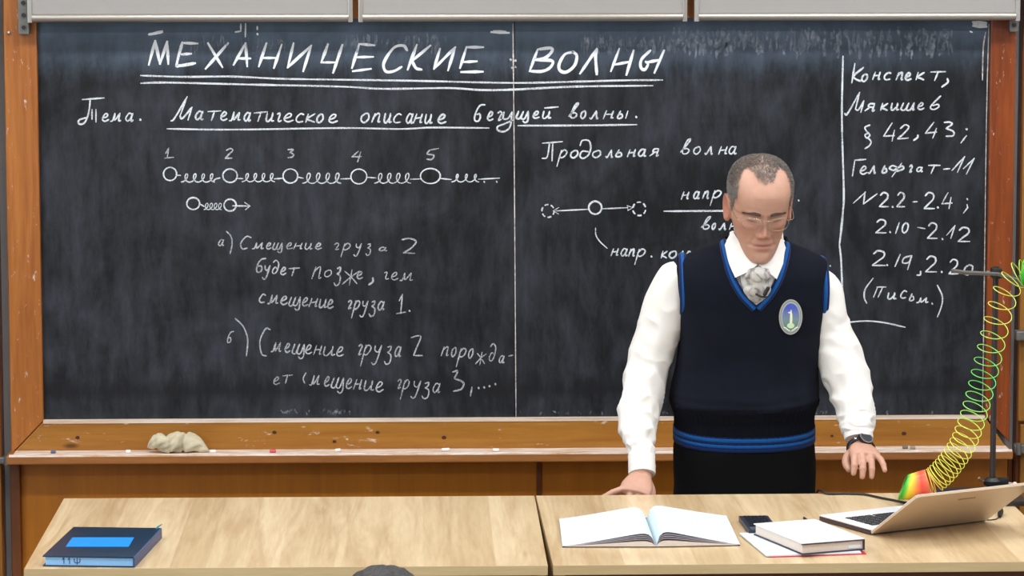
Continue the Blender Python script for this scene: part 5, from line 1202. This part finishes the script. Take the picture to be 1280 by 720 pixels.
# ---- wristwatch
Q, Rr = arm_path(ARM_L); wd = fL; wc = WL+fL*.013; sd = oL; upw = uL
mb = MB(); rings = []
for k in range(37):
    a_ = 2*pi*k/36; rad_ = sd*cos(a_)*.0355+upw*sin(a_)*.0275; c0 = wc+rad_; nr = rad_.normalized()
    rings.append([c0+wd*.010*cos(q)+nr*.0028*sin(q) for q in [2*pi*j/10 for j in range(10)]])
ws = mb.loft(rings, caps=False).build('wristwatch', M['black'], person, autos=None); ws['label'] = 'black strapped watch with steel rim'
wn_ = (upw*.80-sd*.30+V((0, -.45, 0))).normalized(); wt = wc+(upw*.0275-sd*.007)+wd*.003
def disc(nm, r_, d0, d1, mat, par):
    a_ = wn_.orthogonal().normalized(); b_ = wn_.cross(a_)
    return MB().prism([wt+wn_*d0+(a_*cos(2*pi*k/32)+b_*sin(2*pi*k/32))*r_ for k in range(32)], wn_*(d1-d0)).build(nm, mat, par, autos=40)
st_ = plain('watch_steel', C(200, 200, 205), .2, .9)
disc('watch_case', .0195, -.002, .006, M['black'], ws); disc('watch_bezel', .0188, .006, .008, st_, ws); disc('watch_dial', .0155, .008, .0085, plain('watch_dial', C(58, 60, 66), .25), ws)
q = wt+sd*.024-wn_*.003-wd*.002; MB().ball(q, (.0055, .0045, .004), 12, 8).build('strap_link', st_, ws)

# ================================================================ STUDENT IN FRONT
st = empty('person', (0, 0, 0), 'seated person with dark hair, only the crown of the head showing before the table', 'person')
crown = atY(479, 705, 6.35); bx, by = crown.x+.0, 6.35; st.location = (bx, by, FLOOR)
HS2 = .0090
MS = Matrix.Translation((bx, by, crown.z-.127)) @ Matrix.Rotation(pi, 4, 'Z') @ Matrix.Rotation(R(8), 4, 'X') @ Matrix(((-HS2, 0, 0, 0), (0, -HS2, 0, 0), (0, 0, HS2, -10.5*HS2), (0, 0, 0, 1)))
mb = MB(); body_head(mb, MS, (80, 90)); hc = V((bx, by, crown.z-.127))
sh = hc.z-.19; seat = FLOOR+.47
mb.tube([hc+V((0, -.03, -.02)), hc+V((0, -.05, -.12)), hc+V((0, -.06, -.2))], [.052, .052, .075], 20)
TS = [(seat, .165, .11), (seat+.12, .15, .1), (seat+.3, .17, .11), (sh-.06, .195, .1), (sh-.0, .17, .075), (sh+.03, .09, .06)]
def sring(z, off=0): a_, b_ = interp(TS, z); return [V((bx+(a_+off)*cos(q), by-.07+(b_+off)*sin(q), z)) for q in [2*pi*k/40 for k in range(40)]]
zl_ = [seat-.05+i*(sh+.03-seat+.05)/24 for i in range(25)]
mb.loft([sring(z) for z in zl_])
arms = []; legs = []
for s in (-1, 1):
    arms.append([V((bx+s*.175, by-.07, sh-.03)), V((bx+s*.215, by-.03, sh-.3)), V((bx+s*.10, by+.15, seat+.12))]); mb.limb(arms[-1], [.04, .034, .024], 16)
    f_ = V((-s*.2, 1, -.35)); hand(mb, arms[-1][-1], f_, V((-s, -.1, .1)), V((0, .3, 1)), FING if s > 0 else FING, [(.018, .018, -.004), (.045, .040, -.01), (.066, .044, -.015), (.086, .040, -.018)], .85)
    legs.append([V((bx+s*.085, by-.04, seat+.02)), V((bx+s*.11, by+.38, seat+.02)), V((bx+s*.11, by+.36, FLOOR+.1))]); mb.limb(legs[-1], [.075, .055, .04], 16)
sv, sf = remesh(mb, 'student', .005, 2)
so = mesh_obj('body', sv, sf, skin_mat('student_skin'), st, autos=None); tint_body(so, sv, MS.inverted(), False)
def hmask(h): return 1. if (h.z > 13.5 or h.y < 1.0) and h.z > 4 and h.y < 8.4-.5*max(0, 16-h.z) else 0.
# hair cap
mb = MB(); rings = []
for q_ in head_pts(70, 90)[14:]:
    ring = []
    for p in q_:
        c_ = V((0, -.6, 12)); d = p-c_; k_ = 1+1.25/max(6, d.length); x, y, z = c_+d*k_
        if z < 16: y = min(y, 8.2-1.2*(16-z)/2)
        k_ = 1+.035*noise.noise(V((x*.7, y*.7, z*.5)))+.02*noise.noise(V((x*2.2, y*2.2, z*2.2)))
        ring.append(MS @ (c_+(V((x, y, z))-c_)*k_))
    rings.append(ring)
mb.loft(rings); m, n, b = nt('dark_hair'); v = mapping(n, (60, 60, 12)); f = noise_n(n, v, 6, 4)
n.links.new(ramp(n, f, [(.3, C(18, 16, 16)), (.7, C(42, 38, 37))]), b.inputs['Base Color']); b.inputs['Roughness'].default_value = .45; bump(n, b, f, .8, .003)
hc_ = mb.build('hair', m, st, autos=None); hc_['label'] = 'thick dark hair'
mb = MB(); mb.loft([sring(z, .014) for z in [seat-.05+i*(sh+.02-seat+.05)/24 for i in range(25)]])
for a_ in arms: mb.limb([a_[0], a_[1], a_[1].lerp(a_[2], .88)], [.056, .048, .036], 18)
kv, kf = remesh(mb, 'jumper', .007, 3); mesh_obj('jumper', kv, kf, fabric('grey_jumper', C(86, 90, 104), .95, 400, .4), st, autos=None)
mb = MB(); mb.loft([sring(z, .018) for z in (seat-.055, seat, seat+.06)])
for a_ in legs: mb.limb([a_[0], a_[1], a_[2]], [.09, .072, .06], 18)
kv, kf = remesh(mb, 'trousers', .008, 3); mesh_obj('trousers', kv, kf, fabric('dark_jeans', C(38, 44, 60), .9), st, autos=None)
for a_ in legs:
    e = a_[-1]; rings = []
    for i in range(13):
        s = i/12; y = e.y-.07+s*.26; w_ = .043*(.75+.45*sin(pi*min(1, s*1.15+.1)))*(1 if s < .8 else math.sqrt(max(.05, 1-((s-.8)/.2)**2*.9))); hh = .09-.05*min(1, s*1.4)
        rings.append([V((e.x+w_*cos(q), y, max(FLOOR+.001, FLOOR+.001+hh*.5+hh*.55*sin(q)))) for q in [2*pi*k/18 for k in range(18)]])
    MB().loft(rings).build('shoe', plain('student_shoe', C(50, 50, 54), .6), st)
ch = empty('chair', (bx, by-.08, FLOOR), 'wooden classroom chair carrying the seated person, below the picture', 'chair')
zs_ = seat-.075
MB().box((bx-.2, by-.28, zs_-.02), (bx+.2, by+.14, zs_), .006).build('seat', M['beech'], ch)
MB().box((bx-.19, by-.315, zs_+.2), (bx+.19, by-.3, zs_+.4), .005).build('backrest', M['beech'], ch)
for s in (-1, 1):
    MB().cyl((bx+s*.175, by+.12, FLOOR), (bx+s*.175, by+.12, zs_-.015), .011, 12).build('leg', M['steel_dark'], ch)
    MB().tube([(bx+s*.175, by-.26, FLOOR), (bx+s*.175, by-.25, zs_), (bx+s*.175, by-.295, zs_+.38)], .011, 12).build('leg', M['steel_dark'], ch)
